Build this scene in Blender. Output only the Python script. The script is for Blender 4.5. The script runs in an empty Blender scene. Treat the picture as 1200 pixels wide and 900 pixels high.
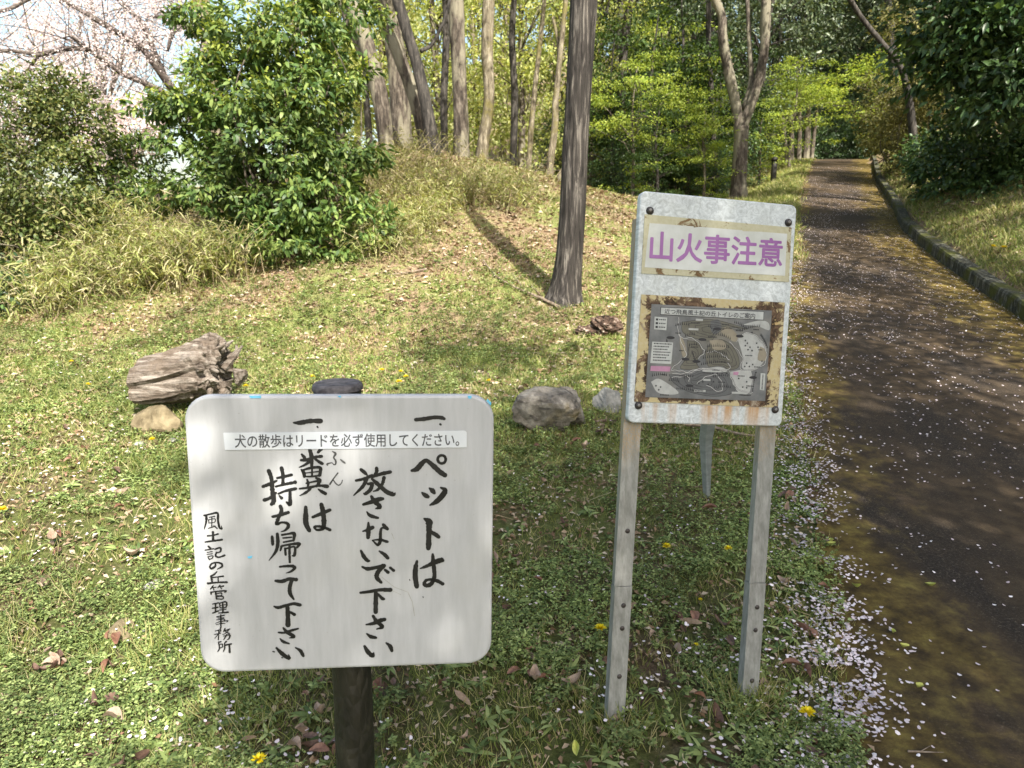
import bpy, bmesh, math
import numpy as np
from mathutils import Vector

R = math.radians
rng = np.random.default_rng(7)
scene = bpy.context.scene
COL = scene.collection

# ------------------------------------------------------------------ camera
cd = bpy.data.cameras.new('camera')
cam = bpy.data.objects.new('camera', cd)
COL.objects.link(cam)
cam.location = (0, 0, 1.35)
cam.rotation_euler = (R(90 - 11), 0, 0)
cd.lens = 24
cd.sensor_width = 36
cd.clip_start = 0.05
cd.clip_end = 600
cd.dof.use_dof = True
cd.dof.focus_distance = 1.8
cd.dof.aperture_fstop = 8.0
scene.camera = cam

# ------------------------------------------------------------------ light
SUN_AZ = R(24)      # sun stands behind the viewer, this far to the right
SUN_EL = R(47)
w = bpy.data.worlds.new('World')
scene.world = w
w.use_nodes = True
nt = w.node_tree
bg = nt.nodes['Background']
sk = nt.nodes.new('ShaderNodeTexSky')
sk.sky_type = 'NISHITA'
sk.sun_disc = False
sk.sun_elevation = SUN_EL
sk.sun_rotation = math.pi - SUN_AZ
sk.air_density = 1.6
sk.dust_density = 3.5
nt.links.new(sk.outputs[0], bg.inputs[0])
bg.inputs[1].default_value = 0.115
sd = Vector((math.sin(SUN_AZ) * math.cos(SUN_EL), -math.cos(SUN_AZ) * math.cos(SUN_EL), math.sin(SUN_EL)))
sl = bpy.data.lights.new('sun', 'SUN')
sl.energy = 5.0
sl.angle = R(0.53)
sl.color = (1.0, 0.94, 0.84)
sun = bpy.data.objects.new('sun', sl)
sun.rotation_euler = sd.to_track_quat('Z', 'Y').to_euler()
sun.location = (10, -20, 30)
COL.objects.link(sun)
scene.view_settings.view_transform = 'Standard'
scene.view_settings.look = 'None'
scene.view_settings.exposure = 1.32
scene.view_settings.gamma = 1.0
scene.cycles.max_bounces = 6
scene.cycles.diffuse_bounces = 3
scene.cycles.glossy_bounces = 2
scene.cycles.transmission_bounces = 4

# ------------------------------------------------------------------ helpers
def mk(name, verts, faces, mat=None, parent=None, smooth=False, loc=(0, 0, 0)):
    me = bpy.data.meshes.new(name)
    v = np.asarray(verts, dtype=np.float32).reshape(-1, 3)
    if isinstance(faces, np.ndarray):
        k = faces.shape[1]
        n = len(faces)
        me.vertices.add(len(v))
        me.vertices.foreach_set('co', v.ravel())
        me.loops.add(n * k)
        me.loops.foreach_set('vertex_index', faces.astype(np.int32).ravel())
        me.polygons.add(n)
        me.polygons.foreach_set('loop_start', np.arange(0, n * k, k, dtype=np.int32))
        me.update(calc_edges=True)
    else:
        me.from_pydata([tuple(map(float, p)) for p in v], [], [tuple(int(i) for i in f) for f in faces])
    if smooth:
        me.polygons.foreach_set('use_smooth', [True] * len(me.polygons))
    me.validate()
    if mat:
        me.materials.append(mat)
    o = bpy.data.objects.new(name, me)
    o.location = loc
    COL.objects.link(o)
    if parent is not None:
        o.parent = parent
    return o

def empty(name, loc, label=None, cat=None, group=None):
    o = bpy.data.objects.new(name, None)
    o.empty_display_size = 0.2
    o.location = loc
    COL.objects.link(o)
    tag(o, label, cat, group)
    return o

def tag(o, label=None, cat=None, group=None, kind=None):
    if label: o['label'] = label
    if cat: o['category'] = cat
    if group: o['group'] = group
    if kind: o['kind'] = kind
    return o

class Geo:
    """collects triangles / quads of several shapes"""
    def __init__(s):
        s.v = []; s.f = []; s.n = 0
    def add(s, v, f):
        v = np.asarray(v, float).reshape(-1, 3)
        s.v.append(v)
        s.f += [tuple(int(i) + s.n for i in q) for q in f]
        s.n += len(v)
        return s
    def build(s, name, mat, parent=None, smooth=False, loc=(0, 0, 0)):
        v = np.concatenate(s.v) - np.array(loc) * 0
        return mk(name, v, s.f, mat, parent, smooth, loc)

def unit(a):
    return a / np.maximum(np.linalg.norm(a, axis=-1, keepdims=True), 1e-9)

def spline(pts, n):
    """Catmull-Rom through rows of pts"""
    p = np.asarray(pts, float)
    if len(p) < 3:
        t = np.linspace(0, 1, n)[:, None]
        return p[0] * (1 - t) + p[-1] * t
    q = np.vstack([2 * p[0] - p[1], p, 2 * p[-1] - p[-2]])
    out = []
    m = len(p) - 1
    for s in np.linspace(0, m, n):
        i = min(int(s), m - 1); t = s - i
        a, b, c, d = q[i], q[i + 1], q[i + 2], q[i + 3]
        out.append(0.5 * (2 * b + (c - a) * t + (2 * a - 5 * b + 4 * c - d) * t * t + (3 * b - a - 3 * c + d) * t ** 3))
    return np.array(out)

def tube(pts, rad, seg=8, n=None, rough=0.0, seed=0, cap=True):
    """tapered tube along a path; returns verts, quads"""
    p = np.asarray(pts, float)
    r = np.asarray(rad, float).reshape(-1, 1) if np.ndim(rad) else np.full((len(p), 1), rad)
    pr = np.hstack([p, r])
    pr = spline(pr, n or max(2, (len(p) - 1) * 3 + 1))
    c, r = pr[:, :3], np.maximum(pr[:, 3], 0.001)
    t = unit(np.gradient(c, axis=0))
    ref = np.array([0, 1, 0.13]) if abs(t[0][2]) > 0.7 else np.array([0, 0, 1.0])
    a = unit(np.cross(t, ref)); b = np.cross(t, a)
    lr = np.random.default_rng(seed)
    th = np.linspace(0, 2 * math.pi, seg, endpoint=False)
    V = []
    ph = lr.random(3) * 6
    for i in range(len(c)):
        k = 1 + rough * (np.sin(3 * th + ph[0] + i * .25) * .5 + np.sin(5 * th + ph[1] - i * .31) * .35 + lr.normal(0, .35, seg))
        V.append(c[i] + r[i] * k[:, None] * (np.cos(th)[:, None] * a[i] + np.sin(th)[:, None] * b[i]))
    V = np.concatenate(V)
    Fq = []
    for i in range(len(c) - 1):
        for j in range(seg):
            j2 = (j + 1) % seg
            Fq.append((i * seg + j, i * seg + j2, (i + 1) * seg + j2, (i + 1) * seg + j))
    if cap:
        Fq.append(tuple(range(seg - 1, -1, -1)))
        Fq.append(tuple((len(c) - 1) * seg + j for j in range(seg)))
    return V, Fq

def box(x0, x1, y0, y1, z0, z1):
    v = [(x, y, z) for z in (z0, z1) for y in (y0, y1) for x in (x0, x1)]
    f = [(0, 2, 3, 1), (4, 5, 7, 6), (0, 1, 5, 4), (2, 6, 7, 3), (0, 4, 6, 2), (1, 3, 7, 5)]
    return v, f

# value noise (numpy) for height and density
def vnoise(x, y, s, seed=0):
    x = np.asarray(x, float) / s + 100.3; y = np.asarray(y, float) / s + 77.7
    xi = np.floor(x).astype(int); yi = np.floor(y).astype(int)
    fx = x - xi; fy = y - yi
    fx = fx * fx * (3 - 2 * fx); fy = fy * fy * (3 - 2 * fy)
    def h(a, b):
        n = (a * 374761393 + b * 668265263 + seed * 974711) & 0x7fffffff
        n = ((n ^ (n >> 13)) * 1274126177) & 0x7fffffff
        return ((n ^ (n >> 16)) & 0xffff) / 65535.0
    return (h(xi, yi) * (1 - fx) + h(xi + 1, yi) * fx) * (1 - fy) + (h(xi, yi + 1) * (1 - fx) + h(xi + 1, yi + 1) * fx) * fy

# ------------------------------------------------------------------ terrain
LY = [-15, -3, 1.0, 1.63, 2.4, 3.5, 4.85, 6, 9.4, 12, 15.3, 20, 29, 40, 60]
LX = [0.2, 0.3, .70, .94, 1.24, 1.63, 2.02, 2.45, 3.8, 4.8, 6.1, 8.05, 12.1, 17.5, 27]
KY = [-15, -3, 0, 2, 4, 6.37, 8.2, 9.5, 11.5, 13.75, 19.3, 29, 40, 60]
KX = [2.9, 3.0, 3.4, 3.8, 4.25, 4.78, 5.3, 5.71, 6.4, 7.45, 9.9, 14.6, 20, 30]
def road_left(Y): return np.interp(Y, LY, LX)
def road_right(Y): return np.interp(Y, KY, KX)

def base(Y):
    t = Y - 2.6
    r = .195 * ((t + np.sqrt(t * t + 1)) / 2) - .045
    c = Y - 29.0
    return r - .195 * ((c + np.sqrt(c * c + 1)) / 2)

def terrain(X, Y, fine=True):
    X = np.asarray(X, float); Y = np.asarray(Y, float)
    z = base(Y)
    dl = np.clip((road_left(Y) - X) / 1.6, 0, 1); dl = dl * dl * (3 - 2 * dl)
    z = z + 1.2 * np.exp(-((X + 1.9) / 3.4) ** 2 - ((Y - 13.0) / 4.0) ** 2) * dl
    z = z - 1.3 * np.exp(-((X + 1.0) / 9.0) ** 2 - ((Y - 22.5) / 4.5) ** 2) * dl
    z = z - 0.5 * np.clip((-X - 4.5) / 4, 0, 3) * dl
    d = X - road_right(Y) - .16
    on = np.clip(d / .06, 0, 1)
    z = z + on * .16 + .46 * np.clip(d, 0, 14) + .12 * np.clip(d - 14, 0, 40)
    hill = np.clip((Y - 34) / 10, 0, 1) * np.clip(Y - 34, 0, 45) * .38 * np.clip((X + 26) / 24, 0, 1)
    z = z + hill
    if fine:
        off = np.clip(dl * 3 + on, 0, 1)
        z = z + off * (((vnoise(X, Y, 1.3, 1) - .5) * .10 + (vnoise(X, Y, .35, 2) - .5) * .035) * np.clip((Y - 1.2) / 3.5, .25, 1) - .022 * np.clip(3.2 - Y, 0, 1))
    return z

# ground sheet top
def gz(x, y): return float(terrain(x, y))

CH, FX, PITCH = 1.35, 800.0, R(11)
def ray(px, py):
    a = np.array([(px - 600) / FX, 1, -(py - 450) / FX])
    c, s = math.cos(PITCH), math.sin(PITCH)
    return np.array([a[0], a[1] * c + a[2] * s, -a[1] * s + a[2] * c])
def at(px, py, Y):
    """world point at distance Y seen at a place of the photograph"""
    d = ray(px, py)
    return np.array([0, 0, CH]) + d * (Y / d[1])
def ground_at(px, py, far=45):
    d = ray(px, py)
    t = np.linspace(.6, far, 6000)
    P = np.array([0, 0, CH]) + t[:, None] * d
    h = terrain(P[:, 0], P[:, 1])
    i = np.argmax(P[:, 2] < h)
    return P[i] if P[i, 2] < h[i] else P[-1]

# ------------------------------------------------------------------ materials
def new_mat(name):
    m = bpy.data.materials.new(name)
    m.use_nodes = True
    n = m.node_tree
    for x in list(n.nodes):
        if x.type != 'OUTPUT_MATERIAL': n.nodes.remove(x)
    return m, n, n.nodes['Material Output']

def N(n, t, **kw):
    x = n.nodes.new(t)
    for k, v in kw.items(): setattr(x, k, v)
    return x

def ramp(n, fac, stops, interp='LINEAR'):
    r = N(n, 'ShaderNodeValToRGB')
    r.color_ramp.interpolation = interp
    while len(r.color_ramp.elements) > 1: r.color_ramp.elements.remove(r.color_ramp.elements[-1])
    for i, (p, c) in enumerate(stops):
        e = r.color_ramp.elements[0] if i == 0 else r.color_ramp.elements.new(p)
        e.position = p
        e.color = (*c, 1) if len(c) == 3 else c
    n.links.new(fac, r.inputs[0])
    return r.outputs[0]

def noise(n, scale, detail=4, rough=.6, vec=None, dist=0.0, stretch=None):
    x = N(n, 'ShaderNodeTexNoise')
    x.inputs['Scale'].default_value = scale
    x.inputs['Detail'].default_value = detail
    x.inputs['Roughness'].default_value = rough
    x.inputs['Distortion'].default_value = dist
    if vec is None: vec = objco(n)
    if stretch:
        mp = N(n, 'ShaderNodeMapping'); mp.inputs['Scale'].default_value = stretch
        n.links.new(vec, mp.inputs[0]); vec = mp.outputs[0]
    n.links.new(vec, x.inputs['Vector'])
    return x.outputs[0]

def objco(n):
    return N(n, 'ShaderNodeTexCoord').outputs['Object']

def mixc(n, fac, a, b, mode='MIX'):
    x = N(n, 'ShaderNodeMix', data_type='RGBA', blend_type=mode)
    for s, v in ((0, fac), (6, a), (7, b)):
        if isinstance(v, (int, float)): x.inputs[s].default_value = v
        elif isinstance(v, tuple): x.inputs[s].default_value = (*v, 1)
        else: n.links.new(v, x.inputs[s])
    return x.outputs[2]

def math_(n, op, a, b=0.0, clamp=False):
    x = N(n, 'ShaderNodeMath', operation=op); x.use_clamp = clamp
    for s, v in ((0, a), (1, b)):
        if isinstance(v, (int, float)): x.inputs[s].default_value = v
        else: n.links.new(v, x.inputs[s])
    return x.outputs[0]

def surf(n, out, col, rough=.7, spec=.4, metal=0.0, bump=None, bstr=.3, bdist=.01):
    p = N(n, 'ShaderNodeBsdfPrincipled')
    for k, v in (('Base Color', col), ('Roughness', rough), ('Metallic', metal), ('Specular IOR Level', spec)):
        if isinstance(v, (int, float)): p.inputs[k].default_value = v
        elif isinstance(v, tuple): p.inputs[k].default_value = (*v, 1)
        else: n.links.new(v, p.inputs[k])
    if bump is not None:
        b = N(n, 'ShaderNodeBump'); b.inputs['Strength'].default_value = bstr; b.inputs['Distance'].default_value = bdist
        n.links.new(bump, b.inputs['Height']); n.links.new(b.outputs[0], p.inputs['Normal'])
    n.links.new(p.outputs[0], out.inputs[0])
    return p

def leaf_mat(name, cols, trans=.35, rough=.55, spec=.35, tint=None, big=1.2):
    """leaf colours: one random value per leaf, slow variation over the plant"""
    m, n, out = new_mat(name)
    geo = N(n, 'ShaderNodeNewGeometry')
    k = len(cols)
    c = ramp(n, geo.outputs['Random Per Island'], [(i / (k - 1), q) for i, q in enumerate(cols)])
    nz = noise(n, big, 3, .5)
    f = ramp(n, nz, [(.35, (.72, .72, .72)), (.65, (1.25, 1.25, 1.2))])
    c = mixc(n, 1.0, c, f, 'MULTIPLY')
    p = N(n, 'ShaderNodeBsdfPrincipled')
    n.links.new(c, p.inputs['Base Color'])
    p.inputs['Roughness'].default_value = rough
    p.inputs['Specular IOR Level'].default_value = spec
    tr = N(n, 'ShaderNodeBsdfTranslucent')
    tc = mixc(n, 1.0, c, (1.25, 1.15, .55) if tint is None else tint, 'MULTIPLY')
    n.links.new(tc, tr.inputs[0])
    mx = N(n, 'ShaderNodeMixShader'); mx.inputs[0].default_value = trans
    n.links.new(p.outputs[0], mx.inputs[1]); n.links.new(tr.outputs[0], mx.inputs[2])
    n.links.new(mx.outputs[0], out.inputs[0])
    return m

def bark_mat(name, dark, mid, light, scale=9, stretch=(1, 1, .12), moss=None, patch=None):
    m, n, out = new_mat(name)
    a = noise(n, scale * 2.2, 6, .7, stretch=stretch, dist=.6)
    c = ramp(n, a, [(.34, dark), (.52, mid), (.7, light)])
    if patch:
        b = noise(n, scale * .45, 4, .6, stretch=(1, 1, .35))
        c = mixc(n, ramp(n, b, [(.47, (0, 0, 0)), (.56, (1, 1, 1))]), c, mixc(n, .75, c, patch))
    if moss:
        b = noise(n, 3, 4, .6)
        c = mixc(n, ramp(n, b, [(.5, (0, 0, 0)), (.62, (1, 1, 1))]), c, moss)
    surf(n, out, c, .9, .2, bump=a, bstr=.9, bdist=.02)
    return m

def simple_mat(name, c1, c2, scale=20, rough=.7, spec=.3, bstr=.3, metal=0.0, stretch=None, bdist=.005):
    m, n, out = new_mat(name)
    a = noise(n, scale, 5, .6, stretch=stretch)
    surf(n, out, ramp(n, a, [(.35, c1), (.65, c2)]), rough, spec, metal, bump=a, bstr=bstr, bdist=bdist)
    return m

M = {}
# soil with litter and low green
m, n, out = new_mat('soil_litter')
a = noise(n, .9, 5, .6); b = noise(n, 34, 6, .75); c3 = noise(n, 7, 4, .6)
grn = ramp(n, b, [(.3, (.06, .07, .022)), (.5, (.15, .18, .05)), (.7, (.30, .30, .13))])
brn = ramp(n, b, [(.3, (.05, .032, .02)), (.5, (.18, .125, .075)), (.68, (.42, .33, .22))])
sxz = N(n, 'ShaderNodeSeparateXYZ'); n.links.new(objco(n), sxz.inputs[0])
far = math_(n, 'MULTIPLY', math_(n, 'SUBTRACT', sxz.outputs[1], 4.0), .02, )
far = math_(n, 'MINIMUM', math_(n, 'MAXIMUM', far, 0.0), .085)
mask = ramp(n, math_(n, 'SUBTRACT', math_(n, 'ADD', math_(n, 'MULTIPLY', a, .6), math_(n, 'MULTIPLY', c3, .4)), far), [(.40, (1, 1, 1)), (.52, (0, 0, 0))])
near_shade = ramp(n, math_(n, 'MULTIPLY', sxz.outputs[1], .1), [(.25, (.42, .42, .42)), (.55, (1, 1, 1))])  # shade between the near weeds painted in: soil colour darkened towards the viewer
surf(n, out, mixc(n, 1.0, mixc(n, mask, grn, brn), near_shade, 'MULTIPLY'), .95, .15, bump=b, bstr=.8, bdist=.02)
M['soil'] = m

# wet-dark asphalt, mossy towards both edges; UV.x runs across the road
m, n, out = new_mat('mossy_asphalt')
uv = N(n, 'ShaderNodeTexCoord').outputs['UV']
sx = N(n, 'ShaderNodeSeparateXYZ'); n.links.new(uv, sx.inputs[0])
g = noise(n, 105, 4, .9); big = noise(n, 1.1, 5, .65, stretch=(1.4, .6, 1)); md = noise(n, 9, 5, .7)
asp = ramp(n, g, [(.3, (.006, .0045, .003)), (.52, (.028, .021, .015)), (.62, (.085, .068, .05)), (.72, (.24, .20, .16))])
dirt = ramp(n, md, [(.35, (.035, .023, .012)), (.65, (.095, .066, .036))])
asp = mixc(n, ramp(n, big, [(.36, (0, 0, 0)), (.56, (.9, .9, .9))]), asp, dirt)
moss = ramp(n, md, [(.3, (.028, .019, .006)), (.5, (.105, .072, .016)), (.7, (.21, .165, .04))])
edge = math_(n, 'ABSOLUTE', math_(n, 'SUBTRACT', sx.outputs[0], .43))
edge = math_(n, 'ADD', edge, math_(n, 'MULTIPLY', math_(n, 'SUBTRACT', big, .5), .55))
edge = math_(n, 'ADD', edge, math_(n, 'MULTIPLY', math_(n, 'SUBTRACT', md, .5), .35))
em = ramp(n, edge, [(.24, (0, 0, 0)), (.34, (.55, .55, .55)), (.46, (1, 1, 1))])
surf(n, out, mixc(n, em, asp, moss), ramp(n, g, [(.3, (.7, .7, .7)), (.7, (.95, .95, .95))]), .22, bump=g, bstr=1.0, bdist=.006)
M['road'] = m

M['kerb'] = bark_mat('mossy_concrete', (.018, .018, .013), (.06, .06, .045), (.24, .235, .20), 9, (1, 1, .3), moss=(.07, .075, .018))
M['bark_main'] = bark_mat('streaked_dark_bark', (.010, .009, .008), (.042, .037, .033), (.21, .19, .165), 13, (1, 1, .09))
M['bark_grey'] = bark_mat('grey_brown_bark', (.022, .018, .015), (.085, .07, .056), (.22, .19, .155), 9, (1, 1, .25), patch=(.24, .22, .16))
M['bark_dark'] = bark_mat('dark_bark', (.015, .014, .013), (.05, .045, .04), (.13, .115, .10), 8, (1, 1, .2))
M['bark_pale'] = bark_mat('pale_bark', (.06, .048, .034), (.17, .145, .10), (.36, .32, .24), 7, (1, 1, .3), moss=(.15, .13, .05))
M['bark_cherry'] = bark_mat('cherry_bark', (.03, .024, .022), (.10, .082, .072), (.26, .23, .20), 9, (.3, .3, 1))

G = lambda *a: list(a)
M['lf_weed'] = leaf_mat('weed_leaves', G((.065, .105, .035), (.14, .195, .065), (.23, .295, .10), (.36, .43, .18)), .3, .6, .25)
M['lf_grass'] = leaf_mat('grass_blades', G((.10, .15, .035), (.19, .24, .06), (.32, .32, .12), (.46, .41, .24)), .35, .6, .25)
M['lf_dry'] = leaf_mat('dry_litter', G((.12, .07, .04), (.24, .16, .10), (.38, .29, .20), (.52, .45, .35)), .15, .8, .15, tint=(1, .9, .7))
M['lf_brown'] = leaf_mat('fallen_leaf_brown', G((.11, .045, .025), (.20, .095, .055), (.30, .17, .11), (.38, .27, .19)), .15, .6, .3, tint=(1, .8, .6))
M['lf_sasa'] = leaf_mat('bamboo_grass_leaves', G((.08, .09, .03), (.18, .22, .06), (.28, .31, .11), (.38, .38, .18), (.50, .45, .30)), .4, .6, .3)
M['lf_shrub'] = leaf_mat('glossy_shrub_leaves', G((.03, .065, .018), (.065, .12, .03), (.12, .18, .045), (.22, .28, .08)), .3, .5, .35)
M['lf_young'] = leaf_mat('young_shrub_leaves', G((.14, .20, .03), (.25, .31, .05), (.38, .42, .09)), .4, .45, .4)
M['lf_spring'] = leaf_mat('spring_foliage', G((.19, .25, .07), (.33, .39, .12), (.46, .50, .19), (.60, .62, .32)), .5, .6, .25, big=.5)
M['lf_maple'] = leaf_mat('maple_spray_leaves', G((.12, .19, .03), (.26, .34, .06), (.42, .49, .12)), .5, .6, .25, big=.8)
M['lf_mapleshade'] = leaf_mat('shaded_maple_leaves', G((.022, .045, .012), (.04, .075, .018), (.08, .13, .03)), .35, .6, .25, big=.8)  # darker copy of the maple leaves, shade of the hollow put into the colour
M['lf_oak'] = leaf_mat('evergreen_leaves', G((.025, .045, .02), (.05, .08, .035), (.10, .14, .07), (.20, .24, .14)), .22, .42, .5, big=.6)
M['lf_dark'] = leaf_mat('dark_camellia_leaves', G((.025, .055, .022), (.05, .10, .035), (.10, .165, .05)), .25, .38, .5, big=.8)
M['lf_olive'] = leaf_mat('olive_thicket_leaves', G((.09, .095, .03), (.17, .17, .06), (.28, .26, .11)), .35, .65, .2, big=.7)
M['lf_hedge'] = leaf_mat('loose_bush_leaves', G((.04, .065, .02), (.08, .115, .03), (.14, .17, .05), (.26, .25, .11)), .3, .5, .35, big=.9)
M['blossom'] = leaf_mat('cherry_blossom', G((.62, .52, .52), (.76, .67, .67), (.86, .80, .79)), .5, .8, .1, tint=(1, .92, .92), big=1)
M['petal'] = leaf_mat('fallen_petals', G((.60, .50, .54), (.75, .66, .70), (.86, .80, .84)), .2, .6, .3, tint=(1, .9, .95), big=3)
M['twig'] = simple_mat('dry_twig', (.10, .07, .05), (.30, .24, .18), 30)
M['straw'] = simple_mat('dry_straw', (.30, .24, .14), (.5, .42, .28), 30)

# ------------------------------------------------------------------ setting: ground, road, kerb
def axis(parts):
    return np.unique(np.concatenate([np.arange(a, b, s) for a, b, s in parts]).round(4))
gx = axis([(-300, -60, 60), (-60, -20, 4), (-20, -7, .6), (-7, -3, .2), (-3, 2.2, .07), (2.2, 12, .18), (12, 24, .7), (24, 60, 4), (60, 301, 60)])
gy = axis([(-300, -40, 60), (-40, -6, 4), (-6, 1.1, .6), (1.1, 5, .07), (5, 10, .14), (10, 24, .3), (24, 50, .9), (50, 90, 4), (90, 301, 60)])
GX, GY = np.meshgrid(gx, gy)
GZ = terrain(GX, GY)
inroad = (GX > road_left(GY) + .12) & (GX < road_right(GY) - .02)
GZ = np.where(inroad, base(GY) - .03, GZ)
nx, ny = len(gx), len(gy)
idx = np.arange(nx * ny).reshape(ny, nx)
quads = np.stack([idx[:-1, :-1], idx[:-1, 1:], idx[1:, 1:], idx[1:, :-1]], -1).reshape(-1, 4)
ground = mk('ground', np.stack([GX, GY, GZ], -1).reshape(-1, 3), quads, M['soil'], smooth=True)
tag(ground, kind='structure')

ys = axis([(-15, 0, .5), (0, 12, .12), (12, 34, .4), (34, 58, 1.5)])
us = np.linspace(0, 1, 15)
V = []; UVs = []
for y in ys:
    l, r = road_left(y) - .05, road_right(y) + .03
    for u in us:
        wob = (vnoise(0, y, .25, 5) - .5) * .12 if u == 0 else 0
        x = l + (r - l) * u + wob
        cam_z = .02 * math.sin(math.pi * u) * .6
        V.append((x, y, float(base(y)) + .012 + cam_z + (float(vnoise(x, y, .6, 8)) - .5) * .008)); UVs.append((u, y))
k = len(us)
q = [(i * k + j, i * k + j + 1, (i + 1) * k + j + 1, (i + 1) * k + j) for i in range(len(ys) - 1) for j in range(k - 1)]
road = mk('path', V, q, M['road'], smooth=True)
tag(road, kind='structure')
uvl = road.data.uv_layers.new(name='UVMap')
UVs = np.array(UVs)
li = np.zeros(len(road.data.loops), int); road.data.loops.foreach_get('vertex_index', li)
uvl.data.foreach_set('uv', UVs[li].ravel().astype(np.float32))

# kerb: one low concrete upstand along the right side
g = Geo(); V = []; rings = 0
for y in axis([(-8, 0, .8), (0, 20, .15), (20, 45, .8)]):
    x = float(road_right(y)); z = float(base(y))
    jx = (float(vnoise(x, y, .35, 11)) - .5) * .025; jz = (float(vnoise(x, y, .5, 12)) - .5) * .03
    prof = [(x - .005, z - .2), (x + jx, z + .02), (x + jx + .004, z + .14 + jz), (x + jx + .02, z + .165 + jz), (x + .15, z + .17 + jz), (x + .17, z + .14), (x + .19, z - .2)]
    V += [(a, y, b) for a, b in prof]; rings += 1
k = 7
g.add(V, [(i * k + j, i * k + (j + 1) % k, (i + 1) * k + (j + 1) % k, (i + 1) * k + j) for i in range(rings - 1) for j in range(k)] + [tuple(range(k))])
kerb = g.build('kerb', M['kerb'], smooth=False)
tag(kerb, kind='structure')

# ------------------------------------------------------------------ signs
def rotm(a, b, c):
    ca, sa, cb, sb, cc, sc = math.cos(a), math.sin(a), math.cos(b), math.sin(b), math.cos(c), math.sin(c)
    return np.array([[ca, -sa, 0], [sa, ca, 0], [0, 0, 1]]) @ np.array([[1, 0, 0], [0, cb, -sb], [0, sb, cb]]) @ np.array([[cc, 0, sc], [0, 1, 0], [-sc, 0, cc]])

class Board:
    """frame of a sign board: local x right, y away from the viewer, z up"""
    def __init__(s, centre, yaw, tilt, roll):
        s.c = np.array(centre); s.R = rotm(yaw, tilt, roll)
    def part(s, name, v, f, mat, root, smooth=False, parent=None, uv=True):
        v = np.asarray(v, float).reshape(-1, 3)
        wv = v @ s.R.T + s.c - np.array(root.location)
        o = mk(name, wv, f, mat, parent or root, smooth)
        if uv:
            l = o.data.uv_layers.new(name='UVMap')
            li = np.zeros(len(o.data.loops), int); o.data.loops.foreach_get('vertex_index', li)
            l.data.foreach_set('uv', v[li][:, [0, 2]].ravel().astype(np.float32))
        return o
    def loc(s, px, py):
        d = ray(px, py); n = s.R[:, 1]; o = np.array([0, 0, CH])
        t = ((s.c - o) @ n) / (d @ n)
        return s.R.T @ (o + t * d - s.c)

def rrect(w, h, r, n=8):
    out = []
    for cx, cz, a0 in ((w / 2 - r, h / 2 - r, 0), (-w / 2 + r, h / 2 - r, 90), (-w / 2 + r, -h / 2 + r, 180), (w / 2 - r, -h / 2 + r, 270)):
        for i in range(n + 1):
            a = R(a0 + 90 * i / n)
            out.append((cx + r * math.cos(a), cz + r * math.sin(a)))
    return out

def board_mesh(w, h, r, depth, bevel, dent=None):
    rings = []
    for ins, y in ((.012, depth), (0, depth), (0, bevel), (bevel * .3, bevel * .3), (bevel, 0)):
        rings.append([(x, y, z) for x, z in rrect(w - 2 * ins, h - 2 * ins, max(r - ins, .002))])
    n = len(rings[0]); V = [p for q in rings for p in q]; Fc = []
    for i in range(len(rings) - 1):
        for j in range(n):
            Fc.append((i * n + j, (i + 1) * n + j, (i + 1) * n + (j + 1) % n, i * n + (j + 1) % n))
    Fc.append(tuple(range(n)))
    o = (len(rings) - 1) * n
    Fc.append(tuple(o + j for j in range(n - 1, -1, -1)))
    return V, Fc

def uvco(n): return N(n, 'ShaderNodeTexCoord').outputs['UV']

# white board, weathered, with fine drips
m, n, out = new_mat('weathered_white_board')
a = noise(n, 40, 5, .7, vec=uvco(n), stretch=(1, .12, 1)); b = noise(n, 5, 4, .6, vec=uvco(n)); s = noise(n, 220, 2, .5, vec=uvco(n))
c = ramp(n, a, [(.3, (.385, .395, .41)), (.65, (.455, .465, .485))])
c = mixc(n, ramp(n, b, [(.5, (0, 0, 0)), (.8, (.4, .4, .4))]), c, (.38, .38, .35))
c = mixc(n, ramp(n, s, [(.73, (0, 0, 0)), (.78, (.6, .6, .6))]), c, (.15, .14, .12))
surf(n, out, c, .42, .4, bump=noise(n, 3.2, 2, .5, vec=uvco(n)), bstr=.5, bdist=.02)
M['board_left'] = m

m, n, out = new_mat('mottled_white_metal')
a = noise(n, 55, 6, .75, vec=uvco(n), dist=1.5); b = noise(n, 9, 4, .6, vec=uvco(n))
c = ramp(n, a, [(.36, (.38, .41, .42)), (.5, (.53, .57, .59)), (.62, (.66, .70, .72))])
c = mixc(n, ramp(n, b, [(.5, (0, 0, 0)), (.7, (.35, .35, .35))]), c, (.45, .47, .42))
sx = N(n, 'ShaderNodeSeparateXYZ'); n.links.new(uvco(n), sx.inputs[0])
st = noise(n, 22, 4, .6, vec=uvco(n), stretch=(1, .05, 1))
low = ramp(n, sx.outputs[1], [(0, (1, 1, 1)), (1, (1, 1, 1))])
lowm = math_(n, 'MULTIPLY', ramp(n, math_(n, 'MULTIPLY', sx.outputs[1], -1), [(.262, (0, 0, 0)), (.268, (1, 1, 1)), (.33, (.35, .35, .35))]), ramp(n, st, [(.47, (0, 0, 0)), (.66, (.95, .95, .95))]))
c = mixc(n, lowm, c, (.44, .24, .08))
surf(n, out, c, .5, .4, bump=a, bstr=.15, bdist=.001)
M['board_right'] = m

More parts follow.
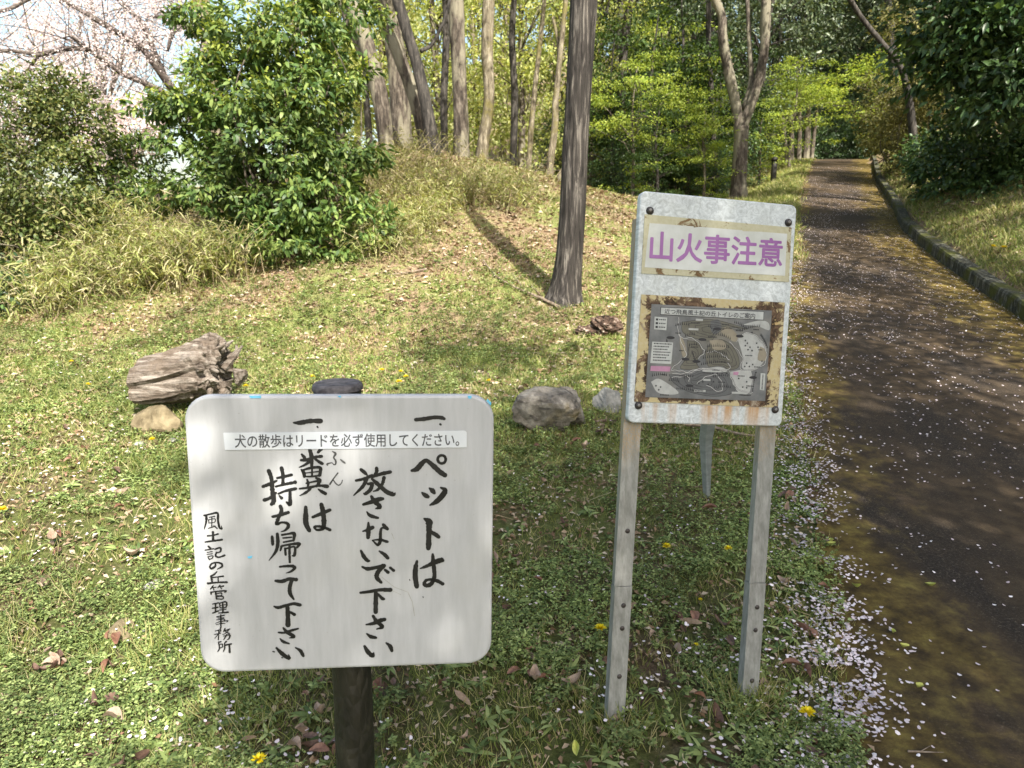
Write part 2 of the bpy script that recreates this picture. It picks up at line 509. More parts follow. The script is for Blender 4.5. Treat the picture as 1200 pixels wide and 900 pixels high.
m, n, out = new_mat('peeling_cream_plate')
a = noise(n, 26, 6, .7, vec=uvco(n), dist=.8); b = noise(n, 90, 3, .6, vec=uvco(n)); d = noise(n, 7, 3, .5, vec=uvco(n), stretch=(2, .5, 1))
c = mixc(n, ramp(n, b, [(.4, (0, 0, 0)), (.7, (.5, .5, .5))]), (.48, .46, .33), (.38, .35, .22))
mask = math_(n, 'ADD', math_(n, 'MULTIPLY', a, .6), math_(n, 'MULTIPLY', d, .5))
c = mixc(n, ramp(n, mask, [(.60, (0, 0, 0)), (.625, (1, 1, 1))]), c, ramp(n, a, [(.4, (.05, .03, .015)), (.6, (.18, .11, .05)), (.75, (.26, .20, .14))]))
surf(n, out, c, .7, .3, bump=mask, bstr=.5, bdist=.002)
M['plate1'] = m

m, n, out = new_mat('rusted_cream_plate')
a = noise(n, 24, 6, .7, vec=uvco(n), dist=.9); d = noise(n, 9, 4, .6, vec=uvco(n), stretch=(1, .4, 1)); b = noise(n, 100, 3, .6, vec=uvco(n))
c = mixc(n, ramp(n, b, [(.4, (0, 0, 0)), (.7, (.6, .6, .6))]), (.46, .38, .20), (.50, .46, .33))
c = mixc(n, ramp(n, d, [(.55, (0, 0, 0)), (.7, (1, 1, 1))]), c, (.45, .24, .06))
sz_ = N(n, 'ShaderNodeSeparateXYZ'); n.links.new(uvco(n), sz_.inputs[0])
mx_ = math_(n, 'MAXIMUM', math_(n, 'MAXIMUM', math_(n, 'SUBTRACT', sz_.outputs[0], .180), math_(n, 'SUBTRACT', sz_.outputs[1], .013)), math_(n, 'MAXIMUM', math_(n, 'SUBTRACT', math_(n, 'MULTIPLY', sz_.outputs[1], -1), .248), math_(n, 'SUBTRACT', math_(n, 'MULTIPLY', sz_.outputs[0], -1), .193)))
near_ = ramp(n, math_(n, 'MULTIPLY', mx_, 20), [(0, (.9, .9, .9)), (.10, (.6, .6, .6)), (.32, (0, 0, 0)), (.78, (0, 0, 0)), (.9, (.5, .5, .5))])
mask = math_(n, 'ADD', math_(n, 'ADD', math_(n, 'MULTIPLY', a, .55), math_(n, 'MULTIPLY', d, .5)), math_(n, 'MULTIPLY', near_, .10))
c = mixc(n, ramp(n, mask, [(.54, (0, 0, 0)), (.565, (1, 1, 1))]), c, ramp(n, a, [(.35, (.015, .011, .009)), (.5, (.05, .03, .018)), (.6, (.16, .10, .06)), (.68, (.36, .31, .24))]))
surf(n, out, c, .7, .3, bump=mask, bstr=.6, bdist=.003)
M['plate2'] = m

m, n, out = new_mat('galvanised_leg')
a = noise(n, 60, 5, .7, vec=objco(n), stretch=(1, 1, .25)); b = noise(n, 300, 2, .6)
sq = N(n, 'ShaderNodeSeparateXYZ'); n.links.new(objco(n), sq.inputs[0])
d = math_(n, 'ADD', sq.outputs[2], math_(n, 'MULTIPLY', math_(n, 'SUBTRACT', noise(n, 14, 3, .6), .5), .22))
c = ramp(n, a, [(.35, (.21, .215, .20)), (.65, (.36, .365, .35))])
c = mixc(n, math_(n, 'MULTIPLY', ramp(n, b, [(.45, (0, 0, 0)), (.5, (1, 1, 1))]), ramp(n, d, [(.74, (0, 0, 0)), (.84, (.6, .6, .6))])), c, (.40, .27, .13))
surf(n, out, c, .5, .4, .25, bump=a, bstr=.2, bdist=.002)
M['leg'] = m
M['brace'] = simple_mat('grey_painted_steel', (.36, .40, .47), (.50, .55, .62), 30, .5)
M['bolt'] = simple_mat('dark_bolt', (.015, .012, .012), (.05, .04, .035), 60, .45, .5, .4)
M['ink'] = simple_mat('black_brush_paint', (.008, .008, .009), (.018, .018, .02), 30, .38, .5, .1)
M['ruby'] = simple_mat('thin_grey_paint', (.03, .03, .03), (.12, .12, .12), 60, .5)
M['print'] = simple_mat('dark_print', (.06, .065, .07), (.10, .10, .11), 80, .6)
M['purple'] = simple_mat('faded_purple_print', (.26, .10, .30), (.34, .16, .38), 12, .6, stretch=(1, 1, .3))
M['sticker'] = simple_mat('white_sticker', (.56, .60, .66), (.64, .67, .70), 10, .4, .4)
M['film'] = simple_mat('pale_film', (.48, .50, .47), (.58, .60, .59), 14, .5, .4)
M['blue'] = simple_mat('light_blue_paint', (.10, .45, .70), (.2, .55, .78), 50, .5)

m, n, out = new_mat('dark_wet_post')
a = noise(n, 26, 6, .75, stretch=(1, 1, .3), dist=.6); v = N(n, 'ShaderNodeTexVoronoi', feature='DISTANCE_TO_EDGE')
v.inputs['Scale'].default_value = 34; mp = N(n, 'ShaderNodeMapping'); mp.inputs['Scale'].default_value = (1, 1, .55)
n.links.new(objco(n), mp.inputs[0]); n.links.new(mp.outputs[0], v.inputs['Vector'])
c = ramp(n, a, [(.35, (.006, .006, .004)), (.6, (.022, .02, .014)), (.75, (.06, .056, .04))])
surf(n, out, c, .6, .4, bump=math_(n, 'ADD', a, math_(n, 'MULTIPLY', v.outputs[0], 2)), bstr=1, bdist=.004)
M['post'] = m

STROKES = {
    'pet': '1492 2514 79 1655 2528 88 1865 2560 84 2004 2555 93 2070 2531 70;1992 2415 51 2004 2406 42;1401 1429 61 1507 1465 118 1625 1599 103 1708 1640 85 1837 1535 109 1978 1398 114 2084 1323 100;2106 1665 61 2080 1602 61 2021 1578 61 1962 1603 61 1936 1667 61 1962 1728 61 2021 1752 61 2080 1727 61 2106 1665 61;1609 944 47 1668 894 104 1727 855 86;1763 1042 43 1822 991 109 1862 936 81;2001 1051 43 2091 987 110 2000 839 124 1881 728 100 1773 672 38;1652 372 48 1747 302 144 1747 137 120 1741 -41 115 1740 -194 125 1732 -292 106;1770 86 72 1878 20 96 1950 -40 82;1489 -574 63 1459 -729 106 1450 -936 111 1480 -1158 107;1560 -744 34 1706 -688 82 1875 -609 111 1997 -565 116 2033 -574 87;1823 -427 53 1832 -582 92 1851 -764 92 1855 -946 92 1788 -1101 97 1691 -1138 97 1643 -1097 83 1680 -1020 68 1789 -1002 63 1922 -1039 83 2032 -1108 83;1329 -990 24 1336 -1011 19;1611 -1393 24 1616 -1411 19',
    'hana': '363 1459 70 431 1397 84 477 1348 46;253 1228 56 417 1263 70 581 1334 70;475 1274 79 390 1103 79 199 909 28;496 1151 61 577 1150 84 540 1027 84 445 942 75 410 943 47;677 1492 79 675 1407 79 615 1309 61;580 1285 33 744 1357 75 955 1404 89;825 1282 79 788 1147 70 692 1025 61 598 989 23;579 1261 56 717 1124 94 878 973 99 1007 922 104 1054 946 33;393 707 61 546 755 94 711 814 103 794 825 70;560 879 61 617 778 103 732 652 94 637 609 23;460 544 33 517 468 75 610 429 75 685 408 57;369 119 38 463 143 71 571 199 80;486 306 42 487 155 90 472 -22 85;796 255 71 877 160 81;877 147 33 771 187 47 734 100 62 724 -103 71 670 -191 66 588 -113 33 565 -87 28 719 -77 52 873 -126 62;317 -310 47 380 -452 85 449 -536 81 485 -544 62;703 -332 38 809 -411 91 874 -489 81;339 -677 48 446 -723 81 613 -701 81 793 -662 96;793 -667 86 671 -793 96 637 -921 101 726 -1040 67;815 -758 62 874 -811 81;924 -709 57 994 -775 72;291 -1262 62 483 -1242 72 699 -1209 82 916 -1215 106;614 -1285 96 605 -1494 96 599 -1717 101;662 -1312 63 744 -1406 82 780 -1420 63;395 -2001 39 541 -1979 82 687 -1918 102 784 -1895 87;544 -1808 63 614 -1929 82 733 -2065 87 611 -2115 24;403 -2214 39 486 -2284 83 595 -2314 63;348 -2506 58 418 -2643 102 514 -2735 98 540 -2661 24;812 -2442 39 896 -2526 88 931 -2635 73',
    'fun': '-963 2461 39 -837 2460 90 -638 2495 90 -426 2494 102;-495 2375 40 -484 2357 28;-787 667 75 -793 497 104 -794 310 110 -733 153 87;-650 448 64 -504 508 75 -298 597 76;-468 724 93 -438 553 110 -428 335 105 -455 195 76 -573 166 52 -629 229 52 -541 243 58 -426 216 70 -311 161 64;-825 1796 45 -774 1731 76 -760 1715 46;-497 1841 61 -449 1897 70 -427 1897 61;-662 1891 67 -636 1778 91 -632 1666 76 -637 1537 61;-845 1676 52 -715 1683 76 -561 1738 61 -431 1752 67;-687 1634 61 -780 1571 52 -888 1523 21;-563 1697 46 -488 1640 70 -421 1599 67;-844 1474 46 -801 1409 76 -789 1328 67;-830 1458 40 -676 1505 52 -477 1519 67 -464 1438 70 -483 1341 61;-771 1401 27 -510 1430 31;-630 1504 40 -636 1326 40;-804 1328 37 -636 1326 40 -467 1349 46;-738 1263 46 -718 1181 55 -727 1116 46;-553 1293 52 -486 1243 77 -519 1162 61 -551 1114 52;-756 1182 37 -625 1212 40 -471 1235 46;-897 1069 40 -705 1091 55 -505 1129 55 -336 1111 83;-676 1066 52 -770 986 55 -895 919 21;-522 1056 28 -447 998 77 -379 956 77',
    'ruby': '-207 1855 24 -147 1806 46 -188 1726 34 -151 1661 37 -153 1588 34 -192 1573 21 -222 1613 18 -322 1590 37 -315 1558 21;-51 1680 25 1 1635 43 39 1603 31;-113 1393 28 -193 1289 31 -289 1143 34 -217 1240 25 -165 1174 31 -105 1132 28 -49 1173 25 -25 1238 19',
    'mochi': '-1627 1124 68 -1512 1168 74 -1352 1242 51;-1499 1455 85 -1455 1304 85 -1445 1060 91 -1427 816 103 -1474 740 69;-1612 834 74 -1496 878 74 -1377 983 51;-1241 1513 85 -1219 1362 74 -1227 1179 68;-1335 1302 51 -1192 1331 63 -1048 1366 68;-1372 1120 46 -1199 1164 57 -983 1207 74;-1321 967 46 -1176 1026 57 -974 1069 74;-1089 1056 57 -1096 872 75 -1101 734 80 -1171 781 46;-1309 921 40 -1268 875 69;-1464 472 55 -1315 504 67 -1145 558 72;-1297 696 84 -1280 594 76 -1350 436 72 -1387 312 72 -1280 344 46 -1175 319 72 -1157 251 72 -1223 172 47 -1309 139 17;-1493 40 55 -1489 -110 72 -1491 -144 42;-1385 95 63 -1384 -112 81 -1434 -295 64 -1580 -489 17;-1291 70 47 -1163 90 51 -1046 100 72 -1050 -4 64 -1063 -61 47;-1273 1 38 -1102 16 38;-1266 -91 38 -1063 -54 43;-1312 -182 55 -1337 -274 38;-1301 -171 47 -1130 -140 51 -948 -132 72 -994 -212 51;-1240 -230 51 -1235 -369 55;-1218 -231 43 -1047 -200 47 -1053 -373 64 -1097 -395 34;-1148 -163 51 -1155 -348 55 -1156 -533 51;-1363 -633 47 -1213 -621 60 -1095 -628 73 -1065 -675 69 -1143 -744 47 -1240 -776 17;-1461 -946 64 -1334 -961 86 -1181 -911 77 -1042 -929 86;-1129 -932 86 -1178 -1095 86 -1177 -1237 82 -1107 -1372 43;-1514 -1526 43 -1427 -1550 71 -1248 -1502 67 -1109 -1473 75 -983 -1505 87;-1244 -1545 90 -1243 -1762 91 -1250 -1958 107;-1186 -1666 55 -1109 -1719 71;-1451 -2122 43 -1332 -2131 55 -1172 -2081 59 -1042 -2048 44;-1348 -2021 51 -1273 -2122 79 -1138 -2225 79 -1239 -2259 16;-1427 -2264 28 -1361 -2339 67 -1244 -2387 40;-1509 -2481 47 -1411 -2602 91 -1296 -2707 91 -1247 -2726 60 -1264 -2641 20;-1112 -2487 32 -1012 -2562 76 -956 -2686 68;-1588 -2558 32 -1558 -2568 32;-1406 -2707 32 -1386 -2714 24',
    'office': '-2837 522 30 -2791 511 49 -2798 388 45 -2846 225 19;-2828 521 38 -2695 550 38 -2562 568 45 -2561 425 45 -2541 260 45 -2496 228 38 -2502 290 15;-2736 479 19 -2622 498 23;-2749 428 23 -2744 356 23;-2749 428 19 -2625 446 23 -2629 375 19 -2744 356 19;-2679 488 23 -2692 263 23;-2769 240 15 -2692 263 23 -2615 292 19;-2652 303 19 -2590 236 30;-2788 79 34 -2684 88 34 -2578 116 38;-2676 160 45 -2681 -26 49;-2843 -54 30 -2691 -32 42 -2503 -9 42;-2783 -149 38 -2747 -191 45;-2854 -230 30 -2758 -216 30 -2681 -203 27;-2819 -283 19 -2713 -264 23;-2821 -325 19 -2716 -312 23;-2805 -377 23 -2781 -440 27;-2805 -373 19 -2709 -358 23 -2722 -410 23 -2780 -430 23;-2654 -214 30 -2547 -185 42 -2552 -268 38 -2639 -297 27;-2629 -277 30 -2652 -360 38 -2587 -392 38 -2471 -353 42;-2661 -516 27 -2675 -589 46 -2754 -640 42 -2780 -587 38 -2728 -525 34 -2632 -507 38 -2538 -540 46 -2542 -603 42 -2631 -654 19;-2643 -706 19 -2704 -768 38 -2773 -808 38;-2764 -808 46 -2753 -946 42;-2756 -840 27 -2525 -814 38;-2631 -833 23 -2628 -949 34;-2840 -965 46 -2647 -949 38 -2456 -949 46;-2738 -1018 28 -2794 -1093 24;-2775 -1065 24 -2679 -1054 24;-2740 -1066 17 -2726 -1114 24;-2599 -1012 28 -2646 -1068 21;-2636 -1050 24 -2531 -1033 31;-2585 -1061 21 -2578 -1099 24;-2790 -1170 45 -2792 -1208 31;-2780 -1160 31 -2641 -1145 31 -2485 -1140 38 -2513 -1177 21;-2695 -1182 31 -2686 -1317 35;-2688 -1201 24 -2583 -1185 28 -2586 -1243 24 -2682 -1249 24;-2683 -1269 21 -2561 -1263 28 -2561 -1320 28 -2677 -1317 28;-2770 -1430 31 -2656 -1408 31;-2784 -1526 31 -2670 -1504 31;-2712 -1422 35 -2723 -1605 35;-2782 -1632 35 -2666 -1587 31;-2630 -1414 24 -2624 -1521 24;-2630 -1414 24 -2499 -1389 35 -2505 -1505 28 -2624 -1521 21;-2625 -1467 17 -2511 -1451 21;-2566 -1407 28 -2573 -1629 31;-2639 -1569 21 -2508 -1553 24;-2660 -1636 28 -2468 -1622 38;-2708 -1722 28 -2550 -1688 28;-2619 -1676 28 -2635 -1967 31 -2656 -1976 14;-2684 -1751 17 -2562 -1746 24;-2734 -1867 14 -2645 -1830 21 -2487 -1816 24 -2506 -1845 17;-2712 -1789 17 -2555 -1775 21 -2557 -1814 14;-2727 -1896 14 -2595 -1871 21 -2542 -1873 17;-2753 -2042 21 -2638 -2016 24 -2667 -2074 17;-2682 -2024 17 -2699 -2239 28;-2775 -2119 21 -2642 -2094 21;-2696 -2112 17 -2771 -2207 14;-2549 -1990 28 -2588 -2067 17;-2578 -2047 21 -2453 -2003 28;-2481 -2031 24 -2555 -2107 17 -2609 -2125 14;-2561 -2048 21 -2468 -2110 32;-2593 -2164 17 -2461 -2140 32 -2483 -2227 28 -2519 -2246 18;-2521 -2128 25 -2589 -2243 21;-2697 -2298 35 -2644 -2290 25;-2698 -2318 28 -2687 -2437 32 -2727 -2514 21;-2682 -2348 21 -2621 -2350 25 -2634 -2419 21 -2687 -2427 18;-2539 -2284 35 -2576 -2332 25 -2582 -2441 32 -2613 -2518 18;-2570 -2372 32 -2445 -2347 39;-2481 -2365 39 -2482 -2533 46',
}

COUNTS = {'pet': (2, 2, 3, 2, 3, 2), 'hana': (8, 3, 4, 2, 4, 3, 3, 2), 'fun': (2, 3, 17), 'ruby': (2, 1), 'mochi': (9, 2, 10, 1, 2, 3, 3, 4), 'office': (8, 3, 8, 1, 5, 11, 10, 6, 10, 6)}
def brush(board, root, key, mat, parent, y0=-.0006):
    """brush strokes of varying width laid on the board, one part for each character"""
    z = y0; strokes = STROKES[key].split(';'); k0 = 0
    cn = list(COUNTS[key]); cn[-1] += len(strokes) - sum(cn)
    for cnt in cn:
        V = []; Fc = []; nb = 0
        for st in strokes[k0:k0 + cnt]:
            a = np.array(st.split(), float).reshape(-1, 3) * 1e-4
            a[:, 2] *= .5
            s = spline(a, max(4, (len(a) - 1) * 7 + 1))
            p = s[:, :2]; r = np.maximum(s[:, 2], .0004)
            r = r * (1 + .07 * rng.normal(0, 1, len(r)))
            t = unit(np.gradient(p, axis=0)); nrm = np.stack([-t[:, 1], t[:, 0]], 1)
            Lp = p + nrm * r[:, None]; Rp = p - nrm * r[:, None]
            e0 = [p[0] - t[0] * r[0] * math.sin(q) + nrm[0] * r[0] * math.cos(q) for q in (R(45), R(90), R(135))]
            e1 = [p[-1] + t[-1] * r[-1] * math.sin(q) - nrm[-1] * r[-1] * math.cos(q) for q in (R(45), R(90), R(135))]
            k = len(p); pts = list(Lp) + list(Rp) + e0 + e1
            V += [(x, z, w_) for x, w_ in pts]
            for i in range(k - 1): Fc.append((nb + i, nb + k + i, nb + k + i + 1, nb + i + 1))
            Fc.append((nb + 0, nb + 2 * k, nb + 2 * k + 1, nb + 2 * k + 2, nb + k))
            Fc.append((nb + 2 * k - 1, nb + 2 * k + 3, nb + 2 * k + 4, nb + 2 * k + 5, nb + k - 1))
            nb += len(pts); z -= .00002
        board.part('brush_character', V, Fc, mat, root, parent=parent)
        k0 += cnt

def text_part(board, root, body, quad, mat, parent, y=-.001, bold=0.0, name='lettering', spacing=1.0):
    """printed lettering fitted into quad (TL TR BR BL in board x,z metres)"""
    cu = bpy.data.curves.new(name, 'FONT')
    cu.body = body; cu.size = 1; cu.space_character = spacing; cu.resolution_u = 3
    ob = bpy.data.objects.new(name, cu); COL.objects.link(ob)
    dg = bpy.context.evaluated_depsgraph_get(); dg.update()
    me = bpy.data.meshes.new_from_object(ob.evaluated_get(dg))
    v = np.zeros(len(me.vertices) * 3); me.vertices.foreach_get('co', v); v = v.reshape(-1, 3)
    fc = [tuple(p.vertices) for p in me.polygons]
    bpy.data.objects.remove(ob); bpy.data.curves.remove(cu); bpy.data.meshes.remove(me)
    u = (v[:, 0] - v[:, 0].min()) / np.ptp(v[:, 0]); t = (v[:, 1] - v[:, 1].min()) / np.ptp(v[:, 1])
    q = np.array(quad, float)
    top = q[0] * (1 - u[:, None]) + q[1] * u[:, None]; bot = q[3] * (1 - u[:, None]) + q[2] * u[:, None]
    p = bot * (1 - t[:, None]) + top * t[:, None]
    VV = []; FF = []     # heavier strokes: shifted copies, each a hair in front of the last
    for i, (dx, dz) in enumerate([(0, 0)] if not bold else [(0, 0), (bold, 0), (-bold, 0), (0, bold), (0, -bold), (bold * .7, bold * .7), (-bold * .7, bold * .7), (bold * .7, -bold * .7), (-bold * .7, -bold * .7)]):
        VV.append(np.stack([p[:, 0] + dx, np.full(len(p), y - i * .00002), p[:, 1] + dz], 1)); FF += [tuple(j + i * len(p) for j in f_) for f_ in fc]
    return board.part(name, np.concatenate(VV), FF, mat, root, parent=parent)

def slab(board, root, name, poly, y0, th, mat, parent=None):
    """thin sheet with a polygon outline; front face y0-th"""
    p = list(poly); k = len(p)
    ar = sum(p[i][0] * p[(i + 1) % k][1] - p[(i + 1) % k][0] * p[i][1] for i in range(k))
    if ar < 0: p = p[::-1]
    V = [(x, y0 - th, z) for x, z in p] + [(x, y0, z) for x, z in p]
    Fc = [tuple(range(k)), tuple(range(2 * k - 1, k - 1, -1))] + [(i, i + k, (i + 1) % k + k, (i + 1) % k) for i in range(k)]
    return board.part(name, V, Fc, mat, root, parent=parent)

def dome(c, r, h, seg=12, rings=4, axis='y'):
    """flattened dome towards -y"""
    V = []; Fc = []
    for i in range(rings):
        a = math.pi / 2 * i / rings
        for j in range(seg):
            b = 2 * math.pi * j / seg
            V.append((c[0] + r * math.cos(a) * math.cos(b), c[1] - h * math.sin(a), c[2] + r * math.cos(a) * math.sin(b)))
    V.append((c[0], c[1] - h, c[2]))
    for i in range(rings - 1):
        for j in range(seg):
            Fc.append((i * seg + j, i * seg + (j + 1) % seg, (i + 1) * seg + (j + 1) % seg, (i + 1) * seg + j))
    for j in range(seg): Fc.append(((rings - 1) * seg + j, (rings - 1) * seg + (j + 1) % seg, rings * seg))
    return V, Fc

def pix(board, *pts): return [tuple(board.loc(x, y)[[0, 2]]) for x, y in pts]
def e4(lst): return [(a * 1e-4, b * 1e-4) for a, b in lst]

# --- left board on a timber post
BL = Board((-.35021, 1.34627, .76144), .08562, -.01934, .01693)
px0, py0 = -.371, 1.346 + .014 + .052 + .008
rootL = empty('notice_sign', (px0, py0, gz(px0, py0)), 'white board on a dark timber post with black brush-painted Japanese writing in columns', 'sign')
panelL = BL.part('panel', *board_mesh(.62, .605, .052, .016, .006), M['board_left'], rootL)
for key in ('pet', 'hana', 'fun', 'mochi', 'office'):
    brush(BL, rootL, key, M['ink'], panelL)
brush(BL, rootL, 'ruby', M['ruby'], panelL)
qs = e4([(-2350, 2262), (2500, 2278), (2538, 2240), (2540, 1921), (-2336, 1907), (-2350, 2220)])
slab(BL, rootL, 'sticker', qs, -.0012, .0008, M['sticker'], panelL)
text_part(BL, rootL, '犬の散歩はリードを必ず使用してください。', e4([(-2130, 2225), (2379, 2228), (2380, 1952), (-2133, 1950)]), M['print'], panelL, y=-.0023, bold=.0003)
for pts in ([(292, 463.6), (306, 463.4), (306, 466.5), (294, 466.5)], [(548, 463.6), (553, 463.8), (552, 467), (549, 467)], [(571, 467), (576, 472), (575, 475), (570, 470)], [(290, 652), (296, 651), (295, 654), (291, 654)], [(395, 463.6), (400, 463.6), (399, 466)]):
    slab(BL, rootL, 'paint_mark', pix(BL, *pts), -.0008 - .004 * 0, .0006, M['blue'], panelL)
# fold in the sheet and scratches
for pts, wd in (([(447, 676), (462, 688), (478, 694), (483, 705), (486, 722)], .0006), ([(455, 690), (470, 697)], .0005), ([(459, 625), (462, 632)], .0005)):
    a = np.array([list(BL.loc(x, y)[[0, 2]]) for x, y in pts])
    V = []
    for i, p in enumerate(a): V += [(p[0] - wd, -.0004, p[1]), (p[0] + wd, -.0004, p[1] + wd)]
    BL.part('scratch', V, [(2 * i, 2 * i + 1, 2 * i + 3, 2 * i + 2) for i in range(len(a) - 1)], simple_mat('scratch_grey', (.28, .28, .25), (.4, .4, .37), 90), rootL, parent=panelL)
# post
zb = gz(px0, py0) - .15
v, f = tube([(px0, py0, zb), (px0 + .001, py0, .4), (px0, py0, .8), (px0 + .001, py0, 1.063)], [.046, .044, .046, .05], 28, 30, .03, 3)
v -= np.array(rootL.location)
mk('post', v, f, M['post'], rootL, smooth=True)
v, f = tube([(px0 + .001, py0, 1.0632), (px0 + .001, py0, 1.072), (px0 + .001, py0, 1.078)], [.053, .0525, .047], 28, 4, .02, 4)
mk('post_cap', v - np.array(rootL.location), f, simple_mat('weathered_end_grain', (.06, .055, .06), (.14, .13, .135), 60, .8), rootL, smooth=False)

# --- right board: white metal, two legs and a rear brace
BR = Board((.57548, 1.95084, 1.17875), .19731, -.12124, .07156)
lowz = -1.30
foot = BR.R @ np.array([0, .03, -1.2]) + BR.c
rootR = empty('information_sign', (foot[0], foot[1], gz(foot[0], foot[1])), 'white metal board on two grey legs with purple fire warning and a rusted map plate', 'sign')
panelR = BR.part('panel', *board_mesh(.48, .644, .018, .022, .004), M['board_right'], rootR)
pl = e4([(-2260, 2580), (2254, 2572), (2288, 1008), (-2257, 957)])
plate1 = slab(BR, rootR, 'warning_plate', pl, -.0004, .0022, M['plate1'])
# film with ragged torn ends
film = e4([(-2102, 2349), (-800, 2362), (-780, 2330), (-600, 2365), (700, 2368), (720, 2345), (1300, 2372), (2120, 2379), (2132, 1800), (2145, 1175), (900, 1160), (300, 1150), (-900, 1140), (-2174, 1131), (-2150, 1700)])
fl = slab(BR, rootR, 'film', film, -.0028, .0005, M['film'], plate1)
text_part(BR, rootR, '山火事注意', e4([(-2046, 2140), (1988, 2216), (2011, 1420), (-2039, 1336)]), M['purple'], plate1, y=-.0038, bold=.0017)
pl = e4([(-2222, 381), (2211, 406), (2217, -2667), (-2252, -2618)])
plate2 = slab(BR, rootR, 'map_plate', pl, -.0004, .0022, M['plate2'])

m, n, out = new_mat('faded_map_print')
a = noise(n, 18, 5, .6, vec=uvco(n)); b = noise(n, 5, 3, .5, vec=uvco(n))
c = ramp(n, a, [(.35, (.10, .105, .11)), (.6, (.17, .175, .18))])
c = mixc(n, ramp(n, b, [(.5, (0, 0, 0)), (.68, (.6, .6, .6))]), c, (.20, .18, .13))
surf(n, out, c, .4, .45)
M['map'] = m
def flat(nm, c, v=.8): return simple_mat(nm, tuple(x * v for x in c), c, 40, .5)
M['map_lt'] = flat('map_pale', (.42, .43, .42)); M['map_tan'] = flat('map_tan', (.28, .25, .19)); M['map_dk'] = flat('map_ink', (.035, .035, .04))
M['map_hill'] = flat('map_hill', (.145, .14, .115)); M['map_hill2'] = flat('map_hill_grey', (.12, .125, .13)); M['map_road'] = flat('map_road', (.5, .5, .49))
M['map_white'] = flat('map_white', (.46, .48, .47)); M['map_pink'] = flat('map_pink', (.46, .24, .36)); M['map_blue'] = flat('map_blue', (.25, .30, .38))
pl = e4([(-1908, 130), (1807, 149), (1784, -2484), (-1937, -2480)])
mp_ = slab(BR, rootR, 'map_sheet', pl, -.0028, .0008, M['map'], plate2)
lay = [-.0038]
def ms(name, pts, mat, raw=False):
    lay[0] -= .00004
    q = pts if raw else e4(pts)
    k = len(q)
    ar = sum(q[i][0] * q[(i + 1) % k][1] - q[(i + 1) % k][0] * q[i][1] for i in range(k))
    if ar < 0: q = q[::-1]
    return [(x, lay[0], z) for x, z in q]
def smooth_poly(pts, n=5):
    p = np.array(pts, float); k = len(p)
    ext = np.vstack([p, p[:1]])
    return [tuple(x) for x in spline(ext, k * n)[:-1]]
def gather(name, polys, mat):
    for p in polys: BR.part(name, p, [tuple(range(len(p)))], mat, rootR, parent=plate2)
hills = [[(-198, -1151), (-52, -880), (269, -751), (613, -926), (844, -1222), (866, -1528), (579, -1616), (322, -1511), (-90, -1527)],
         [(-790, -838), (-420, -896), (-280, -1155), (-466, -1428), (-372, -1614), (-940, -1636), (-760, -1289)],
         [(-986, -322), (-99, -201), (739, -347), (1081, -445), (492, -398), (93, -607), (-58, -804), (-593, -754), (-926, -619)]]
hills2 = [[(-1250, -1836), (-644, -1814), (-164, -1644), (590, -1769), (790, -2223), (218, -2395), (-611, -2306), (-1115, -2058)]]
gather('map_hill', [ms('h', smooth_poly(h), 0) for h in hills], M['map_hill'])
gather('map_valley', [ms('h', smooth_poly(h), 0) for h in hills2] + [ms('h', smooth_poly([(400, -1900), (620, -1850), (700, -2300), (200, -2330)]), 0), ms('h', smooth_poly([(-100, -250), (150, -200), (250, -450), (50, -620), (-80, -500)]), 0)], M['map_hill2'])
gather('map_pale_area', [ms('a', smooth_poly(a), 0) for a in ([(763, -689), (1128, -519), (1615, -803), (1707, -1185), (1418, -1584), (994, -1561), (969, -1216)], [(583, -1673), (1251, -1609), (1255, -2247), (874, -2221)], [(-1797, -2043), (-1523, -1959), (-935, -2335), (-1538, -2354)], [(-250, -1640), (200, -1540), (500, -1620), (400, -1690), (-200, -1700)], [(900, -300), (1400, -160), (1700, -200), (1750, -420), (1400, -330)])], M['map_lt'])
gather('map_tan_area', [ms('a', smooth_poly(a), 0) for a in ([(247, -448), (492, -398), (758, -613), (688, -808), (299, -597)], [(-1024, -661), (-868, -879), (-763, -1251), (-881, -1294), (-982, -997)], [(1500, -900), (1680, -1000), (1700, -1300), (1450, -1280)], [(-100, -800), (300, -780), (420, -1000), (60, -1060)])], M['map_tan'])
paths = [[(-1082, -197), (-1069, -589), (-936, -770), (-591, -772), (-288, -1042), (-239, -1153), (-411, -1331)],
         [(-1066, -626), (-901, -994), (-783, -1252), (-1068, -1528), (-1211, -1684), (-977, -1694), (-691, -1721), (-331, -1612), (537, -1617), (521, -1388)],
         [(-1172, -1795), (-729, -1760), (-369, -1652), (-44, -1601)], [(-150, -1160), (100, -1100), (350, -1200), (560, -1330)],
         [(522, -815), (788, -1032), (975, -1293), (910, -1564), (1291, -1588), (1661, -1419), (1723, -1107), (1572, -805), (1257, -551), (922, -567), (730, -806)],
         [(582, -1654), (684, -1919), (868, -2144), (1340, -2244), (1303, -1742)], [(-1180, -1900), (-700, -1850), (-640, -2000)], [(-400, -2050), (-150, -1850), (200, -1780), (400, -2100), (300, -2250), (-100, -2080)]]
polys = []; dk = []
for pi_, p in enumerate(paths):
    s = spline(np.array(p, float), len(p) * 6)
    t = unit(np.gradient(s, axis=0)); nn = np.stack([-t[:, 1], t[:, 0]], 1)
    s = s + nn * (np.sin(np.arange(len(s)) * 1.1)[:, None] * 14)
    for wd, lst in ((17, dk), (9, polys)):
        for i in range(len(s) - 1):
            lst.append([tuple(s[i] + nn[i] * wd), tuple(s[i + 1] + nn[i + 1] * wd), tuple(s[i + 1] - nn[i + 1] * wd), tuple(s[i] - nn[i] * wd)])
